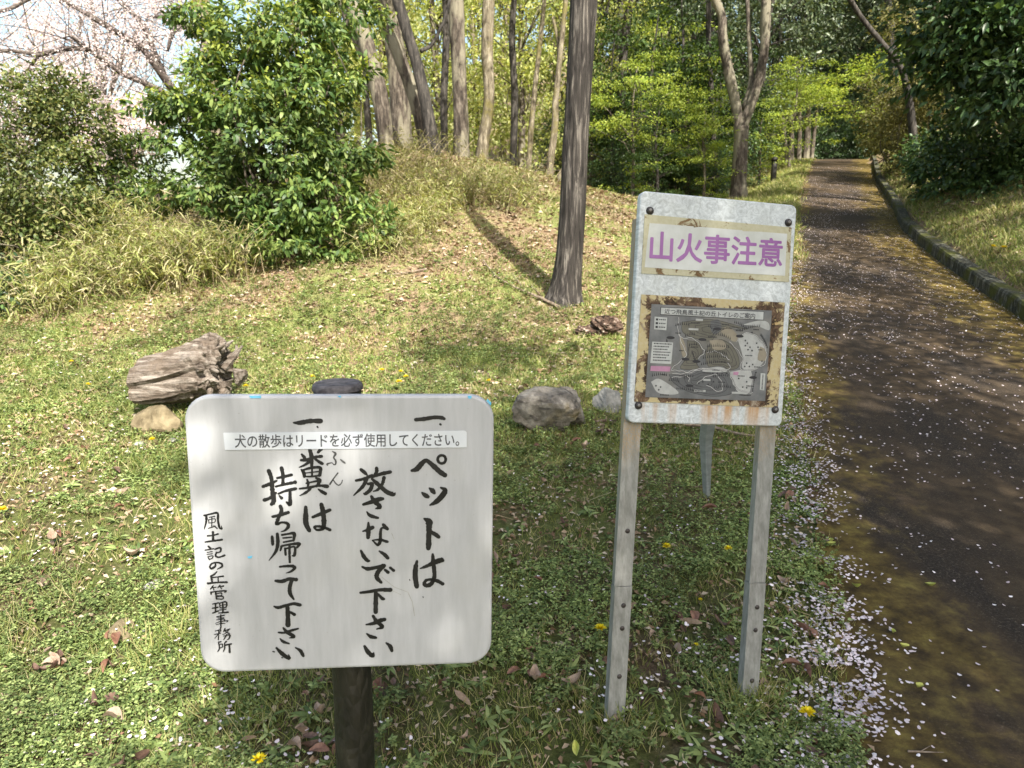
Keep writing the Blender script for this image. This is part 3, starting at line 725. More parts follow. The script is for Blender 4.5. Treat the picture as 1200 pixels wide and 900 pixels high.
# contour lines round the hills and more print clutter
for h_ in hills + hills2:
    hp = np.array(h_, float); cen = hp.mean(0)
    for sc_ in (1.0, .78, .55, .32):
        s = np.array(smooth_poly([tuple(cen + (q_ - cen) * sc_ + rng.normal(0, 14, 2)) for q_ in hp], 4)); s = np.vstack([s, s[:1]])
        t = unit(np.gradient(s, axis=0)); nn = np.stack([-t[:, 1], t[:, 0]], 1)
        for i in range(len(s) - 1): dk.append([tuple(s[i] + nn[i] * 5), tuple(s[i + 1] + nn[i + 1] * 5), tuple(s[i + 1] - nn[i + 1] * 5), tuple(s[i] - nn[i] * 5)])
lay[0] = -.0043
def flatset(name, lst, mat, y):
    g = Geo()
    for p in lst:
        q = e4(p); k = len(q)
        ar = sum(q[i][0] * q[(i + 1) % k][1] - q[(i + 1) % k][0] * q[i][1] for i in range(k))
        if ar < 0: q = q[::-1]
        g.add([(x, y, z) for x, z in q], [tuple(range(k))])
    o = BR.part(name, np.concatenate(g.v), g.f, mat, rootR, parent=plate2); o['kind'] = 'stuff'; return o
flatset('map_path_edge', dk, M['map_dk'], -.00432)
flatset('map_path', polys, M['map_road'], -.00440)
# tree rows, symbols and label ovals
tr = []
for a, b in (((-838, -728), (-515, -693)), ((96, -645), (602, -773)), ((-198, -1151), (508, -1197)), ((-296, -1516), (482, -1428)), ((-1766, -1892), (-1287, -1875)), ((-800, -1914), (-476, -1884)), ((650, -276), (1039, -447)), ((160, -2167), (701, -2149)), ((-600, -1200), (-500, -1500)), ((1500, -600), (1760, -1000)), ((-150, -1000), (560, -1000)), ((-700, -1000), (-420, -980)), ((-1400, -900), (-1200, -1500)), ((-250, -1330), (500, -1290)), ((850, -500), (1500, -330)), ((-1000, -2230), (-300, -2330)), ((1400, -1750), (1350, -2300)), ((-1150, -450), (-700, -420)), ((-150, -420), (50, -600)), ((100, -1850), (600, -1820)), ((-1250, -2000), (-900, -2060))):
    k = int(math.hypot(b[0] - a[0], b[1] - a[1]) / 58)
    for i in range(k):
        t = i / k; x = a[0] + (b[0] - a[0]) * t; z = a[1] + (b[1] - a[1]) * t + 35 * math.sin(t * math.pi)
        h = 85 + 35 * rng.random()
        tr.append([(x - 17, z), (x + 17, z), (x, z + h)])
for x, z in ((1019, -754), (1088, -827), (1180, -938), (1250, -1031), (1382, -814), (1433, -927), (1109, -1403), (1053, -1501), (1200, -1496), (1301, -1434), (1590, -1326), (1148, -1941), (1033, -2100), (1161, -2115), (883, -607), (1212, -515), (68, -1730), (213, -1725), (357, -1720), (503, -1714), (889, -1854), (1424, -1661), (-343, -2031), (-223, -1989), (-54, -2059), (106, -1977), (18, -1904), (-1640, -2150), (-1500, -2180), (-1550, -2260), (1030, -900), (1120, -1010)):
    r = 38
    tr.append([(x + (r if i % 2 else r * .45) * math.cos(R(36 * i + 90 - 36)), z + (r if i % 2 else r * .45) * math.sin(R(36 * i + 90 - 36))) for i in range(10)])
flatset('map_symbols', tr, M['map_dk'], -.00448)
ov = []
for x, z in ((-1286, -779), (-317, -786), (112, -466), (831, -637), (-796, -1366), (-459, -1416), (-624, -2117), (1342, -1811)):
    ov.append([(x + 125 * math.cos(R(a)), z + 42 * math.sin(R(a))) for a in range(0, 360, 24)])
flatset('map_oval', ov, M['map_dk'], -.00455)
flatset('map_caption', [[(x - w_, z - 28), (x + w_, z - 28), (x + w_, z + 28), (x - w_, z + 28)] for x, z, w_ in ((-609, -510, 150), (-450, -235, 110), (1170, -1196, 110), (-100, -1930, 110), (900, -2270, 200), (-300, -2250, 180))], M['map_lt'], -.00460)
flatset('map_legend', [[(-1804, -216), (-1425, -222), (-1430, -580), (-1797, -569)], [(-1827, -916), (-1201, -913), (-1222, -1522), (-1850, -1514)], [(1574, -1674), (1723, -1681), (1726, -2174), (1580, -2159)]], M['map_white'], -.00465)
flatset('map_pink_label', [[(-1825, -1595), (-1233, -1591), (-1248, -1734), (-1836, -1738)], [(708, -1668), (875, -1662), (861, -1759), (706, -1757)]], M['map_pink'], -.00465)
# unreadably small print lines of the legend as short dashes
ds = []
for r_ in range(7):
    z = -965 - r_ * 78; x = -1780
    while x < -1260 - (r_ % 3) * 60:
        l = 18 + 26 * rng.random(); ds.append([(x, z - 14), (x + l, z - 14), (x + l, z + 20), (x, z + 20)]); x += l + 12
for r_ in range(3):
    z = -290 - r_ * 105
    ds.append([(-1760, z - 30), (-1690, z - 30), (-1690, z + 30), (-1760, z + 30)]); 
    for c_ in range(4): ds.append([(-1660 + c_ * 52, z - 16), (-1625 + c_ * 52, z - 16), (-1625 + c_ * 52, z + 18), (-1660 + c_ * 52, z + 18)])
for x, z, n_ in ((-1150, -640, 4), (-700, -330, 6), (250, -330, 5), (700, -480, 5), (-650, -1010, 5), (-150, -700, 6), (300, -1400, 6), (-950, -1850, 5), (-1500, -1830, 4), (1050, -1180, 5), (1350, -1500, 4), (850, -1780, 5), (1150, -2060, 5), (-250, -1730, 6), (-500, -2250, 7), (250, -1980, 5), (-1500, -2400, 6), (1250, -420, 4), (1450, -1000, 3), (-1000, -1130, 3), (50, -1640, 5), (950, -2330, 8)):
    for c_ in range(n_): ds.append([(x + c_ * 46, z - 15), (x + c_ * 46 + 32, z - 15), (x + c_ * 46 + 32, z + 16), (x + c_ * 46, z + 16)])
for r_ in range(11): ds.append([(1630, -1715 - r_ * 40), (1670, -1715 - r_ * 40), (1670, -1740 - r_ * 40), (1630, -1740 - r_ * 40)])
for x, z in ((-1286, -779), (-317, -786), (112, -466), (831, -637), (-796, -1366), (-459, -1416), (-624, -2117), (1342, -1811)): pass
flatset('small_print', ds, M['map_dk'], -.00475)
ttl = slab(BR, rootR, 'title_border', e4([(-1642, 60), (1546, 115), (1557, -145), (-1645, -152)]), -.0041, .0007, M['map_dk'], plate2)
slab(BR, rootR, 'title_strip', e4([(-1625, 45), (1532, 99), (1541, -130), (-1628, -137)]), -.0043, .0007, M['map_white'], plate2)
text_part(BR, rootR, '近つ飛鳥風土記の丘トイレのご案内', e4([(-1521, 22), (1270, 40), (1269, -120), (-1519, -115)]), M['print'], plate2, y=-.0054, bold=.00028)
for x, z in e4([(-2105, 2690), (2147, 2705), (-2114, -2723), (2141, -2726)]):
    v, f = dome((x, -.0008, z), .0115, .008, 14, 4)
    bo = BR.part('bolt', v, f, M['bolt'], rootR, smooth=True, parent=panelR)
    v, f = dome((x - .001, -.0086, z + .001), .0045, .0018, 8, 2)
    BR.part('bolt_socket', v, f, simple_mat('worn_steel', (.15, .14, .13), (.3, .28, .27), 60, .35, .5, .7), rootR, parent=panelR)
M['rustdrip'] = simple_mat('rust', (.25, .10, .03), (.4, .2, .06), 60)
for x0, bolts in ((-.2405, [(740, 625), (737, 713), (736, 740), (733, 797)]), (.1870, [(891, 715), (890, 742), (887, 802)])):
    lg = BR.part('leg', *box(x0, x0 + .0505, .024, .052, -.80, .25), M['leg'], rootR, uv=False)
    BR.part('leg_flange', *box(x0 - .004, x0 + .011, .0195, .0235, -.80, -.3225), M['leg'], rootR, uv=False, parent=lg)
    BR.part('leg_sleeve', *box(x0 - .001, x0 + .0515, .0225, .0535, lowz, -.802), M['leg'], rootR, uv=False, parent=lg)
    for bx, by in bolts:
        q = BR.loc(bx, by)
        v, f = dome((x0 + .028, .0238 if q[2] > -.8 else .0223, q[2]), .0075, .004, 10, 3)
        BR.part('bolt', v, f, M['bolt'], rootR, smooth=True, parent=lg, uv=False)
# rear brace: folded steel strip running down to the grass behind
bf = ground_at(829, 578)
tp = BR.R @ np.array([.06, .03, .12]) + BR.c
tp = np.array([tp[0], tp[1], tp[2]])
dirv = unit(bf - tp); side = unit(np.cross(dirv, [0, 0, 1])); nv = np.cross(side, dirv)
knee = tp + (bf - tp) * .66 + np.array([-.03, 0, .01])
V = []; 
for c_, wd in ((tp, .036), (knee, .027), (bf - [0, 0, .05], .015)):
    V += [c_ - side * wd, c_ - side * wd * .2 - nv * .0 + [0, -.012, 0], c_ + side * wd, c_ + side * wd + [0, .003, .003], c_ - side * wd * .2 + [0, -.009, .003], c_ - side * wd + [0, .003, .003]]
Fc = [(i * 6 + j, i * 6 + (j + 1) % 6, (i + 1) * 6 + (j + 1) % 6, (i + 1) * 6 + j) for i in range(2) for j in range(6)]
mk('brace', np.array(V) - np.array(rootR.location), Fc, M['brace'], rootR)

# ------------------------------------------------------------------ leaves
def leafset(P, A, Nn, L, W, fold=.18, droop=.12, six=False):
    """N leaves: base P, axis A, normal Nn, length L, width W -> verts, tris"""
    k = len(P); L = np.broadcast_to(L, (k,))[:, None]; W = np.broadcast_to(W, (k,))[:, None]
    S = unit(np.cross(A, Nn)); Nn = np.cross(S, A)
    if six:
        v = np.stack([P, P + A * L * .3 + S * W * .45 + Nn * W * fold, P + A * L * .68 + S * W * .4 + Nn * W * fold * .7 - Nn * L * droop * .4,
                      P + A * L - Nn * L * droop, P + A * L * .68 - S * W * .4 + Nn * W * fold * .7 - Nn * L * droop * .4, P + A * L * .3 - S * W * .45 + Nn * W * fold], 1)
        t = np.array([(0, 1, 5), (1, 2, 4), (1, 4, 5), (2, 3, 4)])
    else:
        v = np.stack([P, P + A * L * .42 + S * W * .5 + Nn * W * fold, P + A * L - Nn * L * droop, P + A * L * .42 - S * W * .5 + Nn * W * fold], 1)
        t = np.array([(0, 1, 2), (0, 2, 3)])
    m_ = v.shape[1]
    f = (np.arange(k)[:, None, None] * m_ + t[None]).reshape(-1, 3)
    return v.reshape(-1, 3), f

def rdir(k, g=rng):
    return unit(g.normal(0, 1, (k, 3)))

def in_blob(bl, k, shell=.45, g=rng):
    """k points inside ellipsoids (cx,cy,cz,rx,ry,rz), biased outwards"""
    bl = np.asarray(bl, float)
    wgt = (bl[:, 3] * bl[:, 5] + bl[:, 4] * bl[:, 5] + bl[:, 3] * bl[:, 4]); wgt /= wgt.sum()
    i = g.choice(len(bl), k, p=wgt)
    d = rdir(k, g); u = (shell + (1 - shell) * g.random(k)) ** (1 / 1.6)
    return bl[i, :3] + d * u[:, None] * bl[i, 3:], d

def foliage(bl, clumps, per, cr, L, W, shell=.45, flat_=.6, up=.7, out_=.5, droop=.25, six=False, g=rng, jit=.35):
    C_, D = in_blob(bl, clumps, shell, g)
    k = clumps * per
    c = np.repeat(C_, per, 0); d = np.repeat(D, per, 0)
    crr = np.repeat(cr * g.uniform(.6, 1.4, clumps), per)[:, None]
    o = rdir(k, g) * (g.random(k) ** .5)[:, None] * crr
    o[:, 2] *= flat_
    P = c + o
    A = unit(rdir(k, g) * .8 + unit(o) * .7 + d * out_ + np.array([0, 0, -droop]))
    Nn = unit(np.array([0, 0, up]) + d * .35 + rdir(k, g) * .75)
    s = g.uniform(1 - jit, 1 + jit, k)
    return leafset(P, A, Nn, L * s, W * s, six=six), C_

def join(*sets):
    V = []; Fc = []; n_ = 0
    for v, f in sets:
        V.append(v); Fc.append(np.asarray(f) + n_); n_ += len(v)
    return np.concatenate(V), np.concatenate(Fc)

def limbs(starts, targets, r0, r1, seg=5, g=rng, wob=.12):
    G_ = Geo()
    for s_, t_ in zip(starts, targets):
        s_ = np.array(s_); t_ = np.array(t_); ln = np.linalg.norm(t_ - s_)
        mid = s_ * .55 + t_ * .45 + g.normal(0, wob * ln, 3) * [1, 1, .5]; mid[2] += .08 * ln
        G_.add(*tube([s_, mid, t_], [r0 * g.uniform(.7, 1.1), r0 * .55, r1], seg, 7, .08, 1))
    return G_

def blob(px, py, rpx, Y, ry=None, rzf=1.0):
    c = at(px, py, Y); r = rpx / FX * Y
    return (c[0], c[1], c[2], r, ry if ry else r, r * rzf)

def sub(v, root): return np.asarray(v) - np.array(root.location)

def child_copy(o, parent):
    c = o.copy(); COL.objects.link(c); c.parent = parent
    for ch in [x for x in bpy.data.objects if x.parent == o]: child_copy(ch, c)
    return c
def copy_thing(root, loc, rot, sc, label, group=None):
    r = root.copy(); COL.objects.link(r)
    r.location = loc; r.rotation_euler = (0, 0, rot); r.scale = (sc[0], sc[1], sc[2])
    r['label'] = label
    if group: r['group'] = group
    for ch in list(root.children): child_copy(ch, r)
    return r

# ------------------------------------------------------------------ trees by the lawn
def path_px(pts):
    """trunk path from (px, py, Y, width_px) rows -> points, radii; first row stands on the ground"""
    P = []; Rr = []
    for x, y, Y, wd in pts:
        p = at(x, y, Y); P.append(p); Rr.append(wd / FX * Y * .5)
    return P, Rr

def trunk_tree(name, label, cat, trunks, bark, crown=None, group=None, leafmat=None, limb_n=0, rough=.07, seg=12, kind='trunk', ridged=False):
    p0 = trunks[0]
    P, Rr = path_px(p0)
    b = P[0].copy(); b[2] = gz(b[0], b[1])
    root = empty(name, b, label, cat, group)
    tops = []
    for i, t in enumerate(trunks):
        P, Rr = path_px(t)
        if i == 0 or t[0][4 if len(t[0]) > 4 else 0] == 'g':
            q = P[0].copy(); q[2] = min(gz(q[0], q[1]), q[2]) - .15; P = [q] + P; Rr = [Rr[0] * 1.15] + Rr
        v, f = tube(P, Rr, seg, len(P) * (16 if ridged else 5), rough, i + 3)
        if ridged:   # furrowed bark and root flare
            m_ = len(v) // seg; vv = v.reshape(m_, seg, 3); cc = vv.mean(1, keepdims=True); th = np.tile(np.arange(seg) / seg, (m_, 1)); hz = vv[:, :, 2]
            tw = th * 26 + .25 * np.sin(hz * 2.1)
            rd = (vnoise(tw % 26, hz, 1.0, 61) - .5) * .075 + (vnoise((tw * 2.3) % 59, hz * 4, 1.0, 62) - .5) * .07
            fl = np.exp(-np.clip(hz - b[2], 0, 9) / .12) * (.05 + .16 * np.maximum(0, np.sin(th * 2 * math.pi * 5 + 1)))
            v = (cc + (vv - cc) * (1 + rd + fl)[:, :, None]).reshape(-1, 3)
        mk(kind if i == 0 else 'limb', sub(v, root), f, bark, root, smooth=True)
        tops += [np.array(P[-1])]
    if crown:
        (v, f), C_ = foliage(**crown)
        mk('crown', sub(v, root), f, leafmat, root)
        if limb_n:
            sel = C_[rng.choice(len(C_), limb_n)]
            st = [min(tops, key=lambda t: np.linalg.norm(t - s_)) for s_ in sel]
            G_ = limbs(st, sel, .03, .006)
            G_.v = [x - np.array(root.location) for x in G_.v]
            G_.build('branches', bark, root, smooth=True)
    return root

# main tree in the middle of the lawn
g0 = ground_at(662, 358)
TY = g0[1] + .15
cr = dict(bl=[(1.6, TY + .5, 7.2, 2.4, 2.2, 1.6), (.2, TY + 1.2, 8.2, 1.8, 1.8, 1.3), (2.2, TY - .3, 9.0, 1.8, 1.8, 1.3)], clumps=130, per=28, cr=.35, L=.09, W=.04)
trunk_tree('oak_tree', 'straight dark streaked trunk standing alone in the middle of the lawn', 'tree',
    [[(660, 364, TY, 50), (662, 345, TY, 38), (667, 300, TY, 31), (671, 240, TY, 29.5), (675, 160, TY, 28), (680, 70, TY, 28), (684, 0, TY, 29), (690, -120, TY, 28), (694, -260, TY, 20)]],
    M['bark_main'], cr, leafmat=M['lf_spring'], limb_n=10, rough=.0, seg=64, ridged=True)

# trees on the crest of the bank
def crest(px, py): 
    return 13.4
def crest_tree(label, rows, bark, top=(0, 0), **kw):
    x1, y1, Y1, w1 = rows[-1]
    dx = (rows[-1][0] - rows[-2][0]) / max(1, rows[-2][1] - rows[-1][1])
    rows = rows + [(x1 + dx * 110, y1 - 110, Y1, w1 * .85), (x1 + dx * 240, y1 - 240, Y1, w1 * .55)]
    c = at(x1 + dx * 200, y1 - 230, Y1)
    cr = dict(bl=[(c[0], c[1], c[2], 1.7, 1.7, 1.2), (c[0] + .8, c[1] + .5, c[2] + 1.2, 1.3, 1.3, 1)], clumps=60, per=26, cr=.35, L=.10, W=.05)
    return trunk_tree('slender_tree', label, 'tree', [rows] + kw.get('extra', []), bark, cr, leafmat=M['lf_spring'], limb_n=6, group='slender trees on the crest of the bank', rough=.09, seg=10)
crest_tree('leftmost slender trunk on the crest, leaning left behind the glossy shrub', [(455, 190, 12.6, 17), (446, 120, 12.6, 18), (432, 60, 12.6, 17), (412, 0, 12.6, 16)], M['bark_grey'], extra=[[(444, 120, 12.7, 12), (424, 60, 12.7, 10), (398, 0, 12.7, 9), (380, -60, 12.7, 7)]])
crest_tree('thick mottled trunk standing behind the leaning pair on the crest', [(470, 185, 13.8, 25), (468, 110, 13.8, 23), (462, 50, 13.8, 21), (457, 0, 13.8, 20)], M['bark_grey'])
crest_tree('pale trunk leaning left, crossing behind the dark leaning one', [(500, 180, 12.7, 16), (492, 135, 12.7, 16), (470, 72, 12.7, 14), (450, 25, 12.7, 13), (441, 0, 12.7, 12)], M['bark_grey'])
crest_tree('dark smooth trunk leaning left, nearest of the leaning pair', [(509, 180, 12.2, 18), (502, 140, 12.2, 14), (491, 85, 12.2, 13), (478, 40, 12.2, 12), (466, 0, 12.2, 12)], M['bark_dark'], extra=[[(493, 60, 12.2, 5), (506, 52, 12.3, 4), (520, 25, 12.4, 3.5), (527, 0, 12.5, 3)]])
crest_tree('upright rough brown trunk between the leaning group and the mottled pale one', [(541, 195, 12.8, 20), (540, 150, 12.8, 17), (538, 90, 12.8, 16), (536, 40, 12.8, 17), (535, 0, 12.8, 16)], M['bark_grey'])
crest_tree('pale mottled trunk with a slight kink right of the upright brown one', [(563, 200, 12.9, 16), (567, 160, 12.9, 13), (573, 115, 12.9, 12), (571, 60, 12.9, 13), (573, 0, 12.9, 13)], M['bark_pale'])
crest_tree('thin wavering pale trunk just left of the big dark trunk', [(643, 232, 13.2, 9), (645, 190, 13.2, 8), (650, 150, 13.2, 8), (651, 120, 13.2, 7), (655, 80, 13.2, 6)], M['bark_pale'], extra=[[(651, 118, 13.2, 5), (655, 60, 13.3, 4), (648, 20, 13.4, 3)]])
# short leaning dead stem
P, Rr = path_px([(648, 228, 12.8, 6), (654, 212, 12.8, 6), (660, 198, 12.8, 5)])
v, f = tube(P, Rr, 7, 8, .05, 2)
rt = mk('dead_sapling', v, f, M['bark_pale'], smooth=True); tag(rt, 'short pale dead sapling leaning right beside the thin trunk', 'sapling')

# forked tree by the path
yt = ground_at(866, 232); YT = max(12, min(17, yt[1]))
fk = [(866, 236, YT, 22), (866, 212, YT, 17), (868, 165, YT, 15.5), (869, 148, YT, 15)]
tr_ = trunk_tree('forked_tree', 'slender forked trunk standing left of the path behind the information board', 'tree',
    [fk, [(867, 158, YT, 12), (862, 122, YT, 11), (853, 80, YT, 11), (847, 45, YT, 10), (846, 20, YT, 9), (837, -5, YT, 9), (826, -60, YT, 7), (815, -130, YT, 4)],
     [(869, 150, YT, 12), (880, 122, YT, 11), (890, 90, YT, 10), (896, 55, YT, 10), (897, 20, YT, 11), (898, -5, YT, 10), (905, -80, YT, 7), (912, -150, YT, 4)],
     [(872, 128, YT + .1, 7), (880, 95, YT + .2, 6), (878, 50, YT + .3, 5), (876, 0, YT + .4, 4)]],
    M['bark_grey'], dict(bl=[(*at(870, -160, YT), 2.6, 2.2, 1.3)], clumps=90, per=24, cr=.4, L=.1, W=.05), leafmat=M['lf_oak'], limb_n=8, rough=.08, seg=12)

# cherry tree behind the shrub, upper left: trunk leans, limbs reach left over the bank
YC = 10.5
rootc = empty('cherry_tree', (at(250, 300, YC)[0], YC, gz(at(250, 300, YC)[0], YC)), 'cherry tree in pale pink blossom with dark limbs reaching over the upper left', 'tree')
def limb_px(rows, nm, mat, seg=8):
    P, Rr = path_px(rows); v, f = tube(P, Rr, seg, len(P) * 5, .06, len(rows)); mk(nm, sub(v, rootc), f, mat, rootc, smooth=True); return P
limb_px([(256, 330, YC, 26), (252, 200, YC, 24), (250, 100, YC, 22), (247, 50, YC, 20), (240, 20, YC, 19), (228, -25, YC, 17), (214, -90, YC, 12)], 'trunk', M['bark_pale'], 12)
arms = [[(250, 150, YC, 12), (215, 120, YC - .2, 10), (182, 76, YC - .5, 9), (170, 60, YC - .5, 8), (153, 48, YC - .6, 7), (125, 30, YC - .8, 6), (105, 18, YC - .9, 5), (70, -2, YC - 1, 4), (30, -30, YC - 1, 3)],
        [(190, 85, YC - .4, 8), (182, 66, YC - .4, 7), (175, 45, YC - .4, 6.5), (168, 30, YC - .3, 6), (152, 12, YC - .3, 5), (138, -2, YC - .2, 5), (120, -40, YC, 3)],
        [(235, 150, YC - .2, 9), (195, 112, YC - .6, 8), (170, 98, YC - .8, 7), (142, 85, YC - .9, 6), (118, 68, YC - 1, 5), (100, 56, YC - 1.1, 5), (83, 42, YC - 1.2, 4)],
        [(105, 57, YC - 1.1, 4.5), (75, 58, YC - 1.2, 5), (45, 64, YC - 1.2, 5), (25, 61, YC - 1.3, 4), (0, 60, YC - 1.4, 4), (-40, 70, YC - 1.5, 3)],
        [(45, 64, YC - 1.2, 4), (36, 78, YC - 1.2, 3.5), (24, 96, YC - 1.2, 3)],
        [(60, -14, YC - 1, 5), (30, 0, YC - 1.2, 5), (12, 10, YC - 1.3, 4), (-10, 16, YC - 1.4, 3.5)],
        [(248, 40, YC, 8), (225, 30, YC - .1, 6), (205, 35, YC - .2, 5), (196, 60, YC - .2, 3)],
        [(240, 12, YC, 8), (215, 8, YC + .1, 6), (196, 18, YC + .2, 4), (170, 20, YC + .3, 3)]]
ends = []
for a_ in arms: ends += limb_px(a_, 'limb', M['bark_cherry'], 7)
G_ = Geo(); tips = []
for i in range(170):
    s_ = ends[rng.integers(len(ends))] + rng.normal(0, .03, 3)
    t_ = s_ + rng.normal(0, 1, 3) * [.5, .5, .3] + [-.1, 0, .25 if i % 3 else -.35]
    G_.add(*tube([s_, (s_ + t_) / 2 + rng.normal(0, .07, 3), t_], [.007, .005, .002], 4, 5, 0, 1, cap=False)); tips += [t_, (s_ + t_) / 2, s_ * .25 + t_ * .75]
G_.v = [x - np.array(rootc.location) for x in G_.v]
G_.build('twigs', M['bark_cherry'], rootc)
tips = np.array(tips)
k = 8500; c = tips[rng.integers(len(tips), size=k)] + rng.normal(0, .11, (k, 3))
c2_ = np.array([at(rng.uniform(-80, 210), rng.uniform(-60, 190), YC + rng.uniform(.5, 3.5)) for _ in range(330)])
c = np.concatenate([c, c2_[rng.integers(len(c2_), size=6500)] + rng.normal(0, .16, (6500, 3))])
k = len(c)
v, f = leafset(c, rdir(k), rdir(k), rng.uniform(.02, .038, k), rng.uniform(.02, .036, k), droop=0)
mk('blossom', sub(v, rootc), f, M['blossom'], rootc)
# its few young leaves
k = 900; c = c2_[rng.integers(200, size=k)] + rng.normal(0, .25, (k, 3))
v, f = leafset(c, rdir(k), rdir(k), .05, .025); mk('young_leaves', sub(v, rootc), f, M['lf_spring'], rootc)

# far cherry trees behind
def blossom_tree(px, py, rp, Y, label):
    c = at(px, py, Y); b = np.array([c[0], Y, gz(c[0], Y)])
    root = empty('cherry_tree', b, label, 'tree', 'distant cherry trees in blossom')
    r = rp / FX * Y
    bl = [(c[0], c[1], c[2], r, r, r * .7), (c[0] + r * .6, c[1], c[2] + r * .3, r * .6, r * .6, r * .5), (c[0] - r * .6, c[1], c[2] - r * .1, r * .6, r * .6, r * .5)]
    (v, f), C_ = foliage(bl, 190, 34, r * .15, .075, .07, shell=.3, flat_=.8, droop=0)
    mk('crown', sub(v, root), f, M['blossom'], root)
    v, f = tube([b - [0, 0, .2], (b + c) / 2, c + [0, 0, r * .3]], [.2, .15, .07], 8, 8, .1, 4); mk('trunk', sub(v, root), f, M['bark_cherry'], root, smooth=True)
    sel = C_[rng.choice(len(C_), 24)]
    G_ = limbs([(b + c) / 2] * 24, sel, .06, .015); G_.v = [x - b for x in G_.v]; G_.build('branches', M['bark_cherry'], root)
blossom_tree(130, 160, 58, 19, 'hazy pink cherry crown seen between the left bush and the glossy shrub')
blossom_tree(15, 110, 80, 22, 'pink cherry crown at the far upper left edge against the sky')
blossom_tree(110, 30, 85, 26, 'pale cherry crown high behind the dark limbs, upper left')

# ------------------------------------------------------------------ shrubs
def shrub(name, label, cat, bl, mats, clumps, per, cr, L, W, stems=14, six=True, young=0, shell=.55, group=None, **kw):
    bl = np.array(bl); c = bl[:, :3].mean(0); b = np.array([c[0], c[1], gz(c[0], c[1])])
    root = empty(name, b, label, cat, group)
    (v, f), C_ = foliage(bl, clumps, per, cr, L, W, shell=shell, six=six, **kw)
    mk('foliage', sub(v, root), f, mats[0], root)
    if young:
        top = C_[C_[:, 2] > np.quantile(C_[:, 2], .55)]
        sel = top[rng.choice(len(top), young)]
        k = young * 14; cc = np.repeat(sel, 14, 0) + rng.normal(0, cr * .45, (k, 3)) + [0, -cr * .3, cr * .5]
        v, f = leafset(cc, unit(rdir(k) + [0, 0, -.2]), unit(rdir(k) * .6 + [0, -.2, .8]), L * .8, W * .8, six=six)
        mk('young_leaves', sub(v, root), f, mats[1], root)
    sel = C_[rng.choice(len(C_), stems)]
    st = [b + [rng.normal(0, .12), rng.normal(0, .1), -.05] for _ in range(stems)]
    G_ = limbs(st, sel, .022 if L < .15 else .05, .006); G_.v = [x - b for x in G_.v]; G_.build('stems', M['bark_grey'], root)
    return root

YS = 8.3
shrub('evergreen_shrub', 'big rounded shrub with glossy broad leaves standing on the left bank', 'shrub',
    [blob(315, 180, 80, YS, .9), blob(290, 110, 60, YS, .8, .7), blob(360, 120, 55, YS + .1, .7, .7), blob(375, 235, 60, YS - .1, .7, .6), blob(255, 225, 55, YS - .2, .6, .6), blob(425, 262, 40, YS - .2, .4, .5), blob(225, 125, 40, YS, .4, .5),
     blob(205, 165, 32, YS - .1, .4, .4), blob(185, 128, 26, YS, .3, .4), blob(345, 50, 60, YS + .3, .7, .6), blob(330, 285, 58, YS - .3, .5, .5), blob(192, 228, 36, YS - .1, .4, .5), blob(415, 185, 38, YS + .1, .4, .6), blob(405, 90, 34, YS + .3, .4, .6),
     blob(285, 40, 44, YS + .3, .6, .5), blob(400, 20, 50, YS + .5, .6, .5), blob(255, 75, 34, YS + .2, .4, .5), blob(268, 285, 34, YS - .3, .4, .4), blob(320, 240, 62, YS, .6, .5), blob(365, 185, 48, YS + .1, .6, .6), blob(270, 180, 45, YS, .5, .5), blob(398, 300, 30, YS - .3, .3, .4), blob(235, 20, 30, YS + .5, .4, .5)],
    (M['lf_shrub'], M['lf_young']), 1050, 25, .13, .088, .035, stems=60, young=210, shell=.4, droop=.5)
shrub('shrub', 'loose olive-green bush at the far left edge of the lawn', 'shrub',
    [blob(45, 220, 75, 7.6, .7), blob(20, 140, 60, 7.8, .6), blob(90, 150, 38, 8.0, .5, 1.2), blob(10, 300, 60, 7.2, .6), blob(80, 260, 50, 7.6, .5), blob(-60, 230, 80, 7.4, .8), blob(70, 120, 40, 8, .4)],
    (M['lf_hedge'], M['lf_spring']), 1150, 20, .14, .055, .025, stems=30, young=40, shell=.3)
shrub('shrub', 'small dark glossy bush between the olive bush and the big shrub', 'shrub',
    [blob(140, 215, 40, 8.6, .4), blob(165, 190, 30, 8.7, .4), blob(120, 245, 35, 8.4, .4)], (M['lf_shrub'], M['lf_young']), 170, 18, .12, .07, .03, stems=10, young=12)
shrub('shrub', 'dark leafy bush at the left frame edge beside the bare gap', 'shrub',
    [blob(5, 350, 35, 6.5, .4, 1.2), blob(-40, 340, 50, 6.5, .5)], (M['lf_dark'], M['lf_young']), 120, 18, .1, .06, .026, stems=10, young=8)

shrub('shrub', 'olive bush beyond the left edge of the lawn', 'shrub',
    [blob(-210, 260, 80, 8.5, .8), blob(-300, 290, 80, 9, .8), blob(-150, 330, 60, 7.8, .6), blob(-380, 270, 90, 10, .9)], (M['lf_hedge'], M['lf_spring']), 520, 18, .15, .06, .027, stems=20, young=20, shell=.3)

